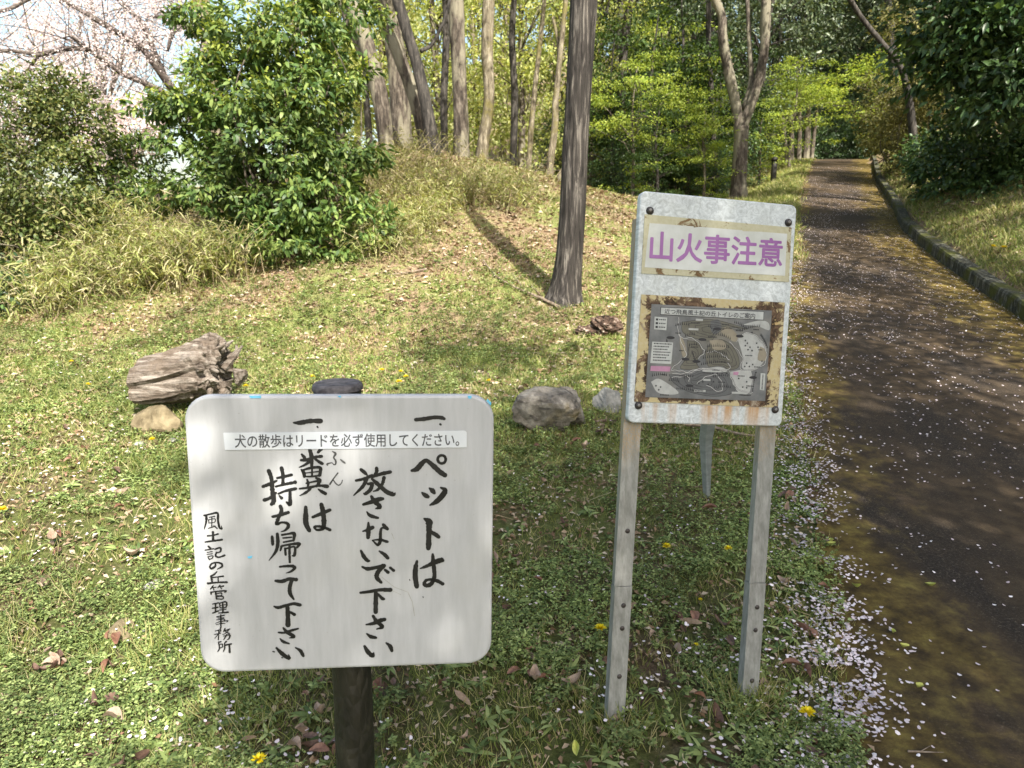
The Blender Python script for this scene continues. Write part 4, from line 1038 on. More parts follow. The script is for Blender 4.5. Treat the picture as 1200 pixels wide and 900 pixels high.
# bamboo grass: arching leafy culms in mounds
def sasa(label, spots, n_culm, h, Ls, group='clumps of bamboo grass', mat='lf_sasa'):
    b0 = ground_at(*spots[0]); root = empty('bamboo_grass', b0, label, 'bamboo grass', group)
    P = []; A = []; Nn = []; G_ = Geo()
    for i in range(n_culm):
        s = spots[rng.integers(len(spots))]
        b = ground_at(s[0] + rng.normal(0, 20), s[1] + rng.normal(0, 9))
        lean = rng.normal(0, .4, 2); hh = h * rng.uniform(.35, 1.2)
        top = b + np.array([lean[0] * hh, lean[1] * hh - .1, hh * .9]); mid = (b + top) / 2 + [0, 0, hh * .12]
        c = spline([b, mid, top], 8)
        if i % 2 == 0: G_.add(*tube([b, mid, top], [.004, .003, .002], 3, 5, 0, 1, cap=False))
        for j in range(9):
            p = c[rng.integers(2, 8)]; a = unit(rng.normal(0, 1, 3) * [1, 1, .35] + [0, -.15, -.05])
            P.append(p + rng.normal(0, .03, 3)); A.append(a); Nn.append(unit(np.array([0, 0, 1]) + rng.normal(0, .4, 3)))
    P = np.array(P); k = len(P)
    v, f = leafset(P, np.array(A), np.array(Nn), rng.uniform(.6, 1.2, k) * Ls, rng.uniform(.7, 1.2, k) * Ls * .105, droop=.35, six=True)
    mk('leaves', sub(v, root), f, M[mat], root)
    G_.v = [x - np.array(root.location) for x in G_.v]; G_.build('culms', M['straw'], root)
sasa('yellow-green bamboo grass mound at the foot of the left bush', [(60, 352), (85, 345), (110, 338), (45, 362), (130, 330)], 480, .50, .125)
sasa('widest bamboo grass mound below the big glossy shrub', [(150, 335), (180, 332), (210, 328), (240, 325), (265, 322), (200, 318)], 760, .56, .125)
sasa('taller bamboo grass standing behind the small dark bush', [(120, 320), (150, 315), (180, 310)], 400, .8, .125)
sasa('dry bamboo grass on the slope right of the big shrub', [(440, 292), (465, 280), (480, 262), (505, 250)], 460, .34, .11)
sasa('bamboo grass fringe along the crest under the slender trees', [(520, 235), (550, 232), (580, 232), (610, 235), (490, 235)], 620, .48, .11)
sasa('dry brushy bamboo grass on the crest beside the leaning trunks', [(430, 235), (455, 225), (475, 215), (505, 212)], 480, .65, .11, mat='lf_olive')

# ------------------------------------------------------------------ woods behind
def wood_proto(name, h, cw, leafm, L, W, bark, clumps, per, seed, flat_=.6, layered=False, low=.25, trunk_r=.16, cr=.42):
    g = np.random.default_rng(seed)
    root = empty(name, (0, 0, 0), 'x', 'tree')
    bl = []
    for i in range(8):
        t = low + (1 - low) * (i + .5) / 8
        w_ = cw * (1 - .55 * abs(t - .55) / .6) * (.30 if layered else .62)
        rad = cw * .7 * math.sqrt(max(.05, 1 - ((t - .5) / .6) ** 2))
        for q in range(2 if not layered else 3):
            a = g.uniform(0, 6.28)
            bl.append((math.cos(a) * rad * .55, math.sin(a) * rad * .55, h * (t + (g.uniform(-.06, .06) if layered else 0)), w_ * g.uniform(.8, 1.3) * (1.6 if layered else 1), w_ * g.uniform(.8, 1.3) * (1.6 if layered else 1), (.17 if layered else .55) * w_ * g.uniform(.8, 1.2) + .03))
    (v, f), C_ = foliage(bl, clumps, per, cr, L, W, shell=.3 if not layered else .1, flat_=.3 if layered else flat_, g=g, droop=.2)
    mk('crown', v, f, M[leafm], root)
    v, f = tube([(0, 0, -.6), (.05, 0, h * .3), (-.1, .1, h * .6), (0, 0, h * .9)], [trunk_r * 1.3, trunk_r, trunk_r * .7, trunk_r * .25], 9, 14, .1, seed)
    mk('trunk', v, f, M[bark], root, smooth=True)
    sel = C_[g.choice(len(C_), 26)]
    st = [(g.normal(0, .05), g.normal(0, .05), min(s[2] * g.uniform(.55, .95), h * .85)) for s in sel]
    limbs(st, sel, trunk_r * .32, .012, g=g).build('branches', M[bark], root, smooth=True)
    return root

def plant_wood(protos, spots, labels, group):
    for i, (X, Y, sc, dz) in enumerate(spots):
        p = protos[i % len(protos)]
        loc = (X, Y, gz(X, Y) + dz)
        s_ = (sc, sc, sc * rng.uniform(.9, 1.1))
        if 'used' not in used.get(p.name, ()):
            used[p.name] = ('used',); p.location = loc; p.scale = s_; p.rotation_euler = (0, 0, rng.uniform(0, 6.28)); p['label'] = labels[i % len(labels)]; p['group'] = group
        else:
            copy_thing(p, loc, rng.uniform(0, 6.28), s_, labels[i % len(labels)], group)
used = {}
def W(px, Y, sc, dz=0.0):
    c = at(px, 200, Y); return (c[0], Y, sc, dz)

spring = [wood_proto('spring_tree', 9, 3.0, 'lf_spring', .13, .07, 'bark_grey', 170, 32, 11, low=.1, trunk_r=.11), wood_proto('spring_tree', 7.5, 2.6, 'lf_spring', .12, .065, 'bark_pale', 150, 32, 12, low=.06, trunk_r=.09)]
plant_wood(spring, [W(400, 19, 1.0), W(455, 23, 1.1), W(515, 20, .9), W(560, 24.5, 1.2), W(610, 20.5, .9), W(655, 25, 1.15), W(690, 20.5, .8), W(360, 25, 1.2), W(480, 30, 1.5), W(590, 31, 1.5), W(650, 33, 1.6), W(420, 33, 1.5), W(530, 36, 1.7), W(-140, 22, .9), W(-320, 20, 1.0), W(-230, 30, 1.3), W(-30, 34, 1.0), W(-480, 24, 1.2)],
    ['fresh yellow-green tree in the sunny wood beyond the crest'], 'yellow-green trees beyond the crest')
oak = [wood_proto('evergreen_tree', 11, 4.0, 'lf_oak', .15, .075, 'bark_dark', 250, 40, 21, low=.12), wood_proto('evergreen_tree', 10, 3.6, 'lf_oak', .14, .07, 'bark_dark', 240, 40, 22, low=.05)]
plant_wood(oak, [W(720, 25, 1.0), W(775, 28, 1.2), W(830, 25, 1.0), W(885, 29, 1.1), W(925, 33, 1.0), W(800, 36, 1.6), W(700, 32, 1.3), W(900, 40, 1.5), W(960, 47, 1.3), W(1000, 44, 1.2), W(1040, 42, 1.2), W(740, 42, 1.9), W(860, 46, 1.8), W(1065, 36, 1.2), W(1130, 34, 1.4), W(1190, 30, 1.4), W(1110, 44, 1.8), W(1210, 40, 1.9), W(1270, 28, 1.5), W(1010, 56, 2.2), W(930, 56, 2.2)],
    ['grey-green evergreen tree massed in the dark wood behind the path'], 'evergreen trees in the dark wood')
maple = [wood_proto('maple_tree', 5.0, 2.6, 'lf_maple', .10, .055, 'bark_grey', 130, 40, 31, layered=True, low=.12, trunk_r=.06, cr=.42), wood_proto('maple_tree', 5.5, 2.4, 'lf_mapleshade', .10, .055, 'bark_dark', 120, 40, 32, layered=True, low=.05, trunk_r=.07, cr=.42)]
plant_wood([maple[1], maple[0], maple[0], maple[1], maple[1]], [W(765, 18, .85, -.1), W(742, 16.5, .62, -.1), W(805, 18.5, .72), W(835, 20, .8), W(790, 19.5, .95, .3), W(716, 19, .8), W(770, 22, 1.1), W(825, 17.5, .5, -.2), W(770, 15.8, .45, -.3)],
    ['layered maple with flat sprays of fresh leaves in the shaded hollow'], 'maples in the hollow left of the path')
for X_, lab, sc, dz in ((W(925, 24.5, 1), 'bright yellow-green maple spreading flat over the left side of the far path', .85, 0), (W(1035, 23.5, 1), 'yellowing maple with flat sprays leaning over the far path from the right', .95, -.2), (W(890, 22.5, 1), 'low bright maple just right of the forked trunk', .62, 0)):
    copy_thing(maple[0], (X_[0], X_[1], gz(X_[0], X_[1]) + dz), rng.uniform(0, 6), (sc, sc, sc * .85), lab)
# dark thicket closing the end of the path
thick = wood_proto('evergreen_shrub', 4.2, 3.2, 'lf_dark', .13, .06, 'bark_dark', 210, 36, 41, low=.02, trunk_r=.08)
spots = [W(975, 31.5, .62, -.6), W(1003, 32, .6, -.5), W(950, 31.5, .55, -.5), W(760, 19, .5, -.2), W(730, 18.4, .45, -.2), W(810, 20, .5), W(840, 18.6, .4, -.2), W(948, 35, .8, -.3), W(975, 37, 1.0, -.4), W(1000, 36, .9, -.3), W(1020, 33, .8, -.2), W(955, 42, 1.5), W(1010, 43, 1.6), W(985, 49, 1.9), W(915, 30, .6, -.2), W(880, 26, .5), W(845, 22.5, .55, -.3), W(715, 22, .75, -.3), W(745, 24, .9, -.3), W(800, 23, .8, -.3), W(690, 24, .7), W(1045, 30, .7), (8.6, 40, 1.2, 0)]
plant_wood([thick], spots, ['dark low evergreen thicket at the shaded end of the path and hollow'], 'dark thickets under the trees')
thick['category'] = 'shrub'
for o in bpy.data.objects:
    if o.name.startswith('evergreen_shrub') and o.parent is None: o['category'] = 'shrub'

# pale stems beside the far path, left
for i, (px, py, wd, h) in enumerate(((921, 188, 4, 60), (928, 187, 5, 65), (936, 186, 5, 60), (944, 184, 7, 70), (951, 182, 4, 60), (914, 190, 3, 60))):
    Yp = 26.0 + i * .5
    c = at(px, py, Yp); b = np.array([c[0], Yp, gz(c[0], Yp)])
    root = empty('young_tree', b, 'thin pale trunk in the row along the left side of the far path', 'tree', 'thin trunks beside the far path')
    v, f = tube([b - [0, 0, .2], b + [.03 * (i - 3), 0, .8], b + [.07 * (i - 3), .05, 1.6], b + [.12 * (i - 3), 0, 2.5]], [wd / 800 * Yp * .6, wd / 800 * Yp * .5, wd / 800 * Yp * .42, .02], 7, 12, .1, i)
    mk('trunk', sub(v, root), f, M['bark_grey'], root, smooth=True)
    (v, f), C_ = foliage([(b[0] + .2, b[1], b[2] + 2.4, 1.1, 1.0, .3)], 40, 22, .3, .09, .05, shell=.1, flat_=.2)
    mk('crown', sub(v, root), f, M['lf_maple'], root)
# dark short post by the path
c = ground_at(906, 213); root = empty('marker_post', c, 'short dark post with a rounded top left of the far path', 'post')
v, f = tube([(0, 0, -.2), (0, 0, .62)], [.09, .088], 10, 4); mk('post', v, f, M['post'], root, smooth=True)
v, f = tube([(0, 0, .62), (0, 0, .70), (0, 0, .74)], [.11, .10, .05], 10, 5); mk('post_cap', v, f, M['post'], root, smooth=True)

# ------------------------------------------------------------------ right side of the path
shrub('camellia_bush', 'dark glossy bush on the right bank above the kerb', 'shrub',
    [blob(1145, 185, 62, 12.0, 1.0), blob(1185, 215, 62, 11.4, 1.0), blob(1120, 205, 38, 12.6, .8), blob(1200, 150, 70, 11.8, 1.0), blob(1165, 240, 40, 11.4, .7), blob(1250, 220, 80, 11.0, 1.2)],
    (M['lf_dark'], M['lf_shrub']), 900, 20, .2, .10, .045, stems=30, young=150, group=None)
shrub('thicket', 'dry olive thicket hanging over the right side of the far path', 'shrub',
    [blob(1060, 150, 40, 19, 1.2), blob(1040, 120, 36, 20, 1.2), blob(1085, 115, 40, 18, 1.2), blob(1035, 160, 22, 21, 1.0), blob(1075, 180, 26, 17.5, .8), blob(1100, 85, 36, 17, 1.0), blob(1058, 190, 18, 18.5, .6)],
    (M['lf_olive'], M['lf_maple']), 620, 26, .28, .085, .035, stems=40, young=30, shell=.2)
shrub('camellia_bush', 'lower dark bush at the foot of the dry olive thicket', 'shrub',
    [blob(1095, 185, 30, 15.5, .8), blob(1120, 225, 24, 13.5, .6)], (M['lf_dark'], M['lf_shrub']), 200, 18, .2, .09, .04, stems=10, young=20)
# tall trees on the right bank with crowns hanging into the top right
def bank_tree(label, rows, bl, mat, clumps, per=26, L=.11, Wd=.05, bark='bark_dark', limb_n=14, cat='tree', name='bank_tree'):
    return trunk_tree('leaning_tree' if 'leaning' in label or 'arching' in label else 'woodland_tree', label, cat, [rows], M[bark], dict(bl=bl, clumps=clumps, per=per, cr=.33, L=L, W=Wd, shell=.2), leafmat=M[mat], limb_n=limb_n, rough=.08, seg=10)
bank_tree('dark evergreen tree overhanging the top right corner with blue-grey leaves', [(1290, 250, 10.5, 30), (1270, 120, 10.5, 26), (1240, 0, 10.5, 22), (1220, -120, 10.5, 14)],
    [blob(1170, 60, 75, 10.2, 1.2), blob(1120, 30, 55, 10.4, 1.0), blob(1215, 95, 60, 10, 1.0), blob(1150, 105, 45, 10.4, .8), blob(1200, -20, 90, 10.2, 1.4), blob(1100, 70, 35, 10.6, .7), blob(1180, -140, 120, 10, 1.5)], 'lf_dark', 520, L=.13, Wd=.058)
bank_tree('brown trunk leaning left at the top right over the thicket', [(1150, 190, 13.5, 18), (1130, 100, 13.5, 17), (1108, 32, 13.5, 15), (1092, 0, 13.5, 14), (1065, -70, 13.5, 10)], [(*at(1040, -110, 13.5), 2, 1.6, 1.0), (*at(1100, -60, 13.5), 1.6, 1.4, .8)], 'lf_oak', 130, bark='bark_grey')
bank_tree('thin bare stem arching left above the far path', [(1072, 185, 17, 9), (1066, 120, 17, 8), (1055, 78, 17, 6), (1033, 50, 17, 5.5), (1012, 24, 17, 5), (995, -3, 17, 5), (970, -50, 17, 3)], [(*at(985, -60, 17), 1.5, 1.3, .8)], 'lf_oak', 60)
bank_tree('short upright dark trunk in the thicket right of the far path', [(1068, 190, 18.5, 9), (1067, 120, 18.5, 9), (1066, 68, 18.5, 8), (1064, 30, 18.5, 5)], [(*at(1064, 20, 18.5), .9, .9, .5)], 'lf_olive', 40)
bank_tree('slim trunk rising behind the thin arching stem', [(1052, 190, 21, 9), (1046, 60, 21, 9), (1040, 0, 21, 8), (1034, -60, 21, 6)], [(*at(1030, -60, 21), 2, 1.8, 1)], 'lf_spring', 90)
bank_tree('slim dark trunk in the wood between the forked tree and the big trunk', [(730, 225, 20, 9), (728, 120, 20, 9), (733, 40, 20, 9), (745, -30, 20, 7)], [(*at(745, -60, 20), 2, 1.8, 1)], 'lf_oak', 90)
bank_tree('slim grey trunk behind the forked tree, on its left', [(838, 225, 19, 7), (834, 120, 19, 6), (830, 40, 19, 6), (832, -30, 19, 5)], [(*at(832, -60, 19), 1.6, 1.6, .9)], 'lf_oak', 70)

bank_tree('slim grey trunk far behind the crest, left of the upright brown one', [(522, 210, 17, 9), (520, 120, 17, 8), (523, 40, 17, 8), (520, -40, 17, 6)], [(*at(520, -60, 17), 1.6, 1.6, .9)], 'lf_spring', 50)
bank_tree('slim grey trunk far behind the crest, right of the kinked pale one', [(600, 225, 18, 8), (603, 120, 18, 8), (600, 40, 18, 7), (606, -40, 18, 6)], [(*at(606, -60, 18), 1.6, 1.6, .9)], 'lf_spring', 50)
bank_tree('pale slim trunk leaning right between the kinked pale trunk and the thin wavering one', [(618, 225, 16, 6), (624, 130, 16, 6), (634, 40, 16, 5), (642, -40, 16, 4)], [(*at(642, -60, 16), 1.3, 1.3, .8)], 'lf_spring', 40, bark='bark_pale')
bank_tree('faint slim trunk seen left of the leftmost crest trunk', [(436, 200, 18, 8), (428, 100, 18, 7), (424, 0, 18, 6), (420, -60, 18, 5)], [(*at(420, -70, 18), 1.4, 1.4, .8)], 'lf_spring', 40)

# trees behind and beside the viewer whose crowns shade the signs and the path
def shade_tree(X, Y, bl, label, clumps, mat='lf_oak', L=.12, Wd=.06):
    b = np.array([X, Y, gz(X, Y)]); root = empty('broadleaf_tree', b, label, 'tree')
    (v, f), C_ = foliage(bl, clumps, 26, .34, L, Wd, shell=.15)
    mk('crown', sub(v, root), f, M[mat], root)
    h = bl[0][2]
    v, f = tube([b - [0, 0, .3], b + [.1, 0, h * .4], (bl[0][0] * .5 + X * .5, bl[0][1] * .5 + Y * .5, h)], [.26, .2, .1], 12, 14, .08, 9)
    mk('trunk', sub(v, root), f, M['bark_grey'], root, smooth=True)
    sel = C_[rng.choice(len(C_), 30)]
    G_ = limbs([b + [.05, 0, h * rng.uniform(.5, .9)] for _ in sel], sel, .06, .012); G_.v = [x - b for x in G_.v]; G_.build('branches', M['bark_grey'], root)
def over(X, Y, t, rx, ry, rz, Z0=.3):
    """crown lobe whose shade falls round ground point X, Y"""
    return (X + sd.x * t, Y + sd.y * t, Z0 + sd.z * t, rx, ry, rz)
shade_tree(4.6, -3.2, [over(1.6, 3.0, 8, 1.5, 1.7, 1.0), over(.55, 2.3, 7.4, 1.0, 1.0, .8), over(2.2, 4.6, 8.5, 1.2, 1.6, .9), over(.6, 3.9, 9, 1.0, 1.0, .6), over(1.4, 1.5, 7, 1.3, 1.2, .8), over(.2, 1.6, 7.2, .8, .7, .5), over(.95, 3.0, 8.2, 1.1, 1.1, .6), over(.5, 1.95, 7.8, .6, .5, .5, 1.1), over(-.20, 1.36, 7.6, .46, .42, .4, .78), over(-.10, 1.37, 7.8, .3, .3, .25, .95), over(-1.35, 3.5, 9, .45, .25, .2), over(-.3, 5.6, 10, .9, .35, .3)], 'broad evergreen tree behind the viewer shading the signs and near path', 760)
shade_tree(7.6, 1.5, [over(3.2, 6.3, 8, 1.3, 1.4, .9), over(4.4, 7.8, 8.5, 1.2, 1.4, .9), over(3.2, 8.8, 9, .9, 1.2, .8), over(5.0, 10.5, 9, 1.4, 1.5, .9)], 'evergreen tree on the right bank outside the frame shading the path', 240)
shade_tree(10.4, 4.2, [over(6.4, 13, 8.5, 1.7, 2.0, 1.0), over(7.8, 11.0, 8, 1.2, 1.2, .8), over(7.6, 16.5, 9, 1.8, 2.0, 1.0), over(2.5, 17.5, 11, 1.8, 1.8, .9), over(4.8, 19.5, 11.5, 1.8, 1.8, .9), over(3.2, 21, 12, 1.6, 1.8, .9)], 'evergreen tree further up the right bank shading the middle of the path', 330)

shade_tree(17.5, 28, [over(13, 37, 10, 3.2, 3.0, 1.0, 4.9), over(16, 41, 11, 3.2, 3.2, 1.0, 4.9), over(10, 40, 11, 3.2, 3.2, 1.0, 4.9), over(13.5, 33, 10.5, 2.6, 2.2, .9, 5.0)], 'tall evergreen tree added out of view to shade the far end of the path', 420, L=.2, Wd=.1)  # unseen tree, added so that its crown darkens the end of the path

# ------------------------------------------------------------------ stump, stones, dead wood
def ico(sub_=3):
    bm = bmesh.new(); bmesh.ops.create_icosphere(bm, subdivisions=sub_, radius=1)
    v = np.array([p.co[:] for p in bm.verts]); f = [tuple(q.index for q in p.verts) for p in bm.faces]; bm.free()
    return v, f
def rock_mesh(sx_, sy_, sz_, seed, facets=11, sub_=4, rough=.03):
    g = np.random.default_rng(seed); v, f = ico(sub_)
    d = unit(v); r = np.full(len(v), 1.05)
    for i in range(facets):
        nrm = unit(g.normal(0, 1, 3)); k = g.uniform(.5, .9)
        dt = d @ nrm; m_ = dt > .05
        r[m_] = np.minimum(r[m_], k / dt[m_])
    v = d * r[:, None]
    v += d * (vnoise(v[:, 0] * 3 + v[:, 2], v[:, 1] * 3 - v[:, 2] * 2, .5, seed)[:, None] - .5) * rough * 2
    v += d * (vnoise(v[:, 0] + v[:, 2] * .7, v[:, 1] - v[:, 2], .11, seed + 1)[:, None] - .5) * rough * 1.3
    return v * [sx_, sy_, sz_], f
m, n, out = new_mat('veined_grey_stone')
a = noise(n, 16, 6, .7); b = noise(n, 5, 4, .6, stretch=(1, 1, 3), dist=1.2)
c = ramp(n, a, [(.33, (.09, .078, .062)), (.55, (.21, .19, .16)), (.72, (.38, .35, .30))])
c = mixc(n, ramp(n, b, [(.52, (0, 0, 0)), (.6, (.85, .85, .85))]), c, (.06, .052, .046)); d = noise(n, 7, 3, .5)
c = mixc(n, ramp(n, d, [(.58, (0, 0, 0)), (.7, (.6, .6, .6))]), c, (.24, .19, .09))
surf(n, out, c, .85, .3, bump=a, bstr=.8, bdist=.015)
M['rock'] = m
M['rock_grey'] = simple_mat('plain_grey_stone', (.17, .17, .16), (.36, .35, .32), 18, .85, .3, .8, bdist=.01)
M['rock_buff'] = simple_mat('buff_stone', (.09, .07, .04), (.22, .18, .11), 14, .9, .2, .8, bdist=.01)
def rock(name, px, py, sx_, sy_, sz_, seed, mat, label, rz=0, sink=.35, cat='stone', up=0.0, **kw):
    c = ground_at(px, py); c[2] += sz_ * (1 - sink) * .55 + up
    v, f = rock_mesh(sx_, sy_, sz_, seed, **kw)
    cs, sn = math.cos(rz), math.sin(rz)
    v = np.stack([v[:, 0] * cs - v[:, 1] * sn, v[:, 0] * sn + v[:, 1] * cs, v[:, 2]], 1)
    o = mk(name, v, f, M[mat], loc=tuple(c)); tag(o, label, cat); return o
rock('rock', 638, 502, .25, .17, .185, 5, 'rock', 'largest grey-brown veined stone half sunk in the lawn', .3, .35)
rock('rock', 664, 497, .13, .12, .17, 9, 'rock', 'paler upright stone leaning against the right of the largest one', .9, .3)
rock('rock', 713, 478, .105, .09, .10, 15, 'rock_grey', 'small plain grey stone right of the largest stone', .2, .3)
rock('rock', 185, 505, .145, .11, .115, 22, 'rock_buff', 'buff yellow stone lying under the broken stump', .1, .25)
rock('rock', 163, 522, .05, .04, .02, 31, 'rock_grey', 'flat pale pebble in the grass below the buff stone', .1, .3)
rock('rock', 203, 518, .04, .035, .02, 32, 'rock_grey', 'flat pale pebble nearest the left edge of the white board', .1, .3)
rock('rock', 140, 745, .055, .06, .045, 35, 'rock_buff', 'small pale buff stone among weeds lower left of the white board', .6, .3)
rock('rock', 180, 688, .035, .03, .022, 37, 'rock_grey', 'tiny grey stone in shade left of the board writing', .6, .3)

# broken stump lying on its side
m, n, out = new_mat('weathered_split_wood')
a = noise(n, 30, 6, .7, stretch=(.10, 1, 1.1), dist=.4); b = noise(n, 5, 4, .6)
c = ramp(n, a, [(.32, (.03, .022, .017)), (.45, (.11, .088, .07)), (.6, (.24, .21, .18)), (.75, (.40, .37, .33))])
c = mixc(n, ramp(n, b, [(.48, (0, 0, 0)), (.62, (.7, .7, .7))]), c, (.13, .10, .075))
surf(n, out, c, .9, .2, bump=a, bstr=1, bdist=.02)
M['split'] = m
c = ground_at(222, 492); c[1] += .12; rs = empty('tree_stump', c, 'broken weathered stump lying on its side with torn root end, left of the white board', 'stump')
Ys = c[1]; sc = Ys / FX
def sp(px, py, dy=0): return at(px, py, Ys + dy) - c
seg = 40; rows = []
prof = [(163, 448, .142, -.08), (175, 447, .155, -.06), (200, 442, .165, -.03), (222, 436, .175, 0), (240, 430, .19, .03), (252, 430, .18, .05), (262, 432, .14, .06)]
pp = spline([(*sp(x, y, d), r) for x, y, r, d in prof], 26)
V = []
for i, (x, y, z, r) in enumerate(pp):
    t = i / 25
    for j in range(seg):
        a_ = 2 * math.pi * j / seg
        rr = r * (1 + .07 * math.sin(5 * a_ + 1 + t) + .05 * math.sin(9 * a_ + 2 * t) + .035 * math.sin(17 * a_ + t * 3) + .05 * t * math.sin(23 * a_ + 5 * t) + rng.normal(0, .012 + .04 * t * t))
        yy, zz = math.cos(a_) * rr, math.sin(a_) * rr * (.95 + .15 * t)
        V.append((x + .05 * zz + (rng.normal(0, .012) if i == 25 else 0), y + yy, z + zz))
Fc = [(i * seg + j, i * seg + (j + 1) % seg, (i + 1) * seg + (j + 1) % seg, (i + 1) * seg + j) for i in range(25) for j in range(seg)]
V.append(tuple(pp[0][:3] + [.02, 0, 0])); V.append(tuple(pp[-1][:3] - [.06, 0, 0]))
Fc += [(j, len(V) - 2, (j + 1) % seg) for j in range(seg)] + [(25 * seg + j, 25 * seg + (j + 1) % seg, len(V) - 1) for j in range(seg)]
mk('trunk', V, Fc, M['split'], rs)
for i in range(34):
    a_ = rng.uniform(0, 6.28); q = pp[rng.integers(19, 25)]; r = q[3] * .8
    s_ = np.array([q[0], q[1] + math.cos(a_) * r, q[2] + math.sin(a_) * r])
    e_ = s_ + np.array([rng.uniform(.0, .09), math.cos(a_) * .05, math.sin(a_) * .045]) + rng.normal(0, .02, 3)
    if e_[2] < 0: e_[2] = .01
    v, f = tube([s_, (s_ + e_) / 2 + rng.normal(0, .015, 3), e_], [rng.uniform(.02, .045), .02, .006], 6, 6, .2, i)
    mk('root', v, f, M['split'], rs)
e_ = sp(284, 405, .1)
v, f = tube([sp(262, 432, .05), sp(274, 418, .08), e_], [.03, .02, .006], 6, 8, .2, 1); mk('root', v, f, M['split'], rs)
v, f = rock_mesh(.06, .06, .07, 77); mk('root_knot', v + sp(280, 440, .02), f, M['split'], rs)
v, f = rock_mesh(.04, .05, .05, 78); mk('root_knot', v + sp(264, 462, -.02), f, M['split'], rs)

# rotten wood piece on the lawn
m, n, out = new_mat('rotten_wood')
a = noise(n, 28, 5, .7, stretch=(.5, 1, 1)); c_ = ramp(n, a, [(.4, (.02, .014, .01)), (.55, (.11, .07, .05)), (.66, (.45, .38, .32))])
surf(n, out, c_, .9, .2, bump=a, bstr=1, bdist=.03); M['rotten'] = m
c = ground_at(698, 391); rw = empty('rotten_log', c, 'dark rotten wood chunk on the lawn below the big trunk', 'log')
v, f = rock_mesh(.17, .09, .085, 51, rough=.22); mk('wood_chunk', v + [.07, 0, .06], f, M['rotten'], rw)
v, f = rock_mesh(.12, .07, .05, 52, rough=.2); mk('wood_chunk', v + [-.11, -.03, .03], f, M['rotten'], rw)
# fallen branches on the slope
def branch(pts, r, label, name='fallen_branch', mat='twig', forks=()):
    P = []
    for x, y in pts:
        q = ground_at(x, y); q[2] += r + .015; P.append(q)
    root = empty(name, P[0], label, 'branch')
    v, f = tube(P, np.linspace(r, r * .4, len(P)), 6, len(P) * 5, .1, 2); mk('stem', sub(v, root), f, M[mat], root)
    for fk_ in forks:
        Q = [ground_at(x, y) + [0, 0, .02] for x, y in fk_]; v, f = tube(Q, [r * .5, r * .2], 5, 6, .1, 3); mk('side_twig', sub(v, root), f, M[mat], root)
branch([(656, 364), (640, 356), (618, 346), (597, 337), (580, 325), (566, 308)], .016, 'long thin dead branch lying from the foot of the big trunk up the slope', forks=(((618, 346), (600, 322)), ((640, 356), (622, 335))))
branch([(500, 318), (478, 322), (455, 325)], .012, 'short dead stick on the slope left of the long branch')
branch([(800, 502), (830, 505), (862, 513), (890, 517)], .014, 'dark dead stick in the weeds behind the legs of the right board')
branch([(1063, 887), (1085, 888), (1112, 889)], .003, 'thin dark twig on the asphalt at the bottom edge of the photo', forks=(((1078, 888), (1090, 881)),))
branch([(255, 842), (275, 850), (290, 865), (294, 890)], .0022, 'curved dry stalk in the grass left of the timber post', mat='straw')

# ------------------------------------------------------------------ ground cover
def scat(k, y0=1.15, y1=13.0, edge=.0, pw=1.0, g=rng, xl=-.86):
    u = g.random(k) ** pw
    Y = y0 * (y1 / y0) ** u
    xl_ = xl * Y - .3; xr = np.minimum(road_left(Y) + edge, .95 * Y + .2)
    X = xl_ + (xr - xl_) * g.random(k)
    return X, Y
def litter_mask(X, Y): return vnoise(X, Y, .55, 21) * .55 + vnoise(X, Y, .18, 22) * .45
Gd = np.random.default_rng(99)
# leafy weeds: sprigs of small leaves
sets = []
X, Y = scat(36000, 1.15, 8.5, edge=.02, g=Gd)
keep = litter_mask(X, Y) < .57
X, Y = X[keep], Y[keep]
k = len(X); per = 9
s = .0065 * (.8 + .24 * Y) * Gd.uniform(.7, 1.5, k)
hh = (.012 + .045 * vnoise(X, Y, .4, 23) ** 2 * 2) * Gd.uniform(.5, 1.4, k)
Z = terrain(X, Y)
cx = np.repeat(X, per); cy = np.repeat(Y, per); cz = np.repeat(Z, per); hs = np.repeat(hh, per); ss = np.repeat(s, per)
a = Gd.random(k * per) * 6.283; lvl = Gd.random(k * per)
A = np.stack([np.cos(a), np.sin(a), Gd.uniform(-.2, .7, k * per)], 1); A = unit(A)
P = np.stack([cx + np.cos(a) * ss * .5 + Gd.normal(0, .006, k * per), cy + np.sin(a) * ss * .5 + Gd.normal(0, .006, k * per), cz + hs * (.25 + .75 * lvl)], 1)
Nn = unit(np.array([0, 0, 1.0]) + Gd.normal(0, .4, (k * per, 3)))
v, f = leafset(P, A, Nn, ss * Gd.uniform(.9, 1.7, k * per), ss * Gd.uniform(.5, 1.0, k * per), droop=.2)
wd = mk('ground_weeds', v, f, M['lf_weed']); tag(wd, 'low leafy green weeds covering the lawn', 'weeds', kind='stuff')
# larger weed leaves near the viewer (rosettes)
X, Y = scat(1300, 1.15, 5, g=Gd); k = len(X); per = 7
cx = np.repeat(X, per); cy = np.repeat(Y, per); cz = np.repeat(terrain(X, Y), per); ss = np.repeat(Gd.uniform(.012, .045, k), per)
a = Gd.random(k * per) * 6.283
A = unit(np.stack([np.cos(a), np.sin(a), Gd.uniform(.2, .9, k * per)], 1)); P = np.stack([cx, cy, cz + .01], 1)
v, f = leafset(P, A, unit(np.array([0, 0, 1.0]) + Gd.normal(0, .25, (k * per, 3))), ss * Gd.uniform(.8, 1.5, k * per), ss * .33, droop=.4, six=True)
o = mk('rosette_weeds', v, f, M['lf_weed']); tag(o, 'broader weed rosettes scattered through the lawn', 'weeds', kind='stuff')
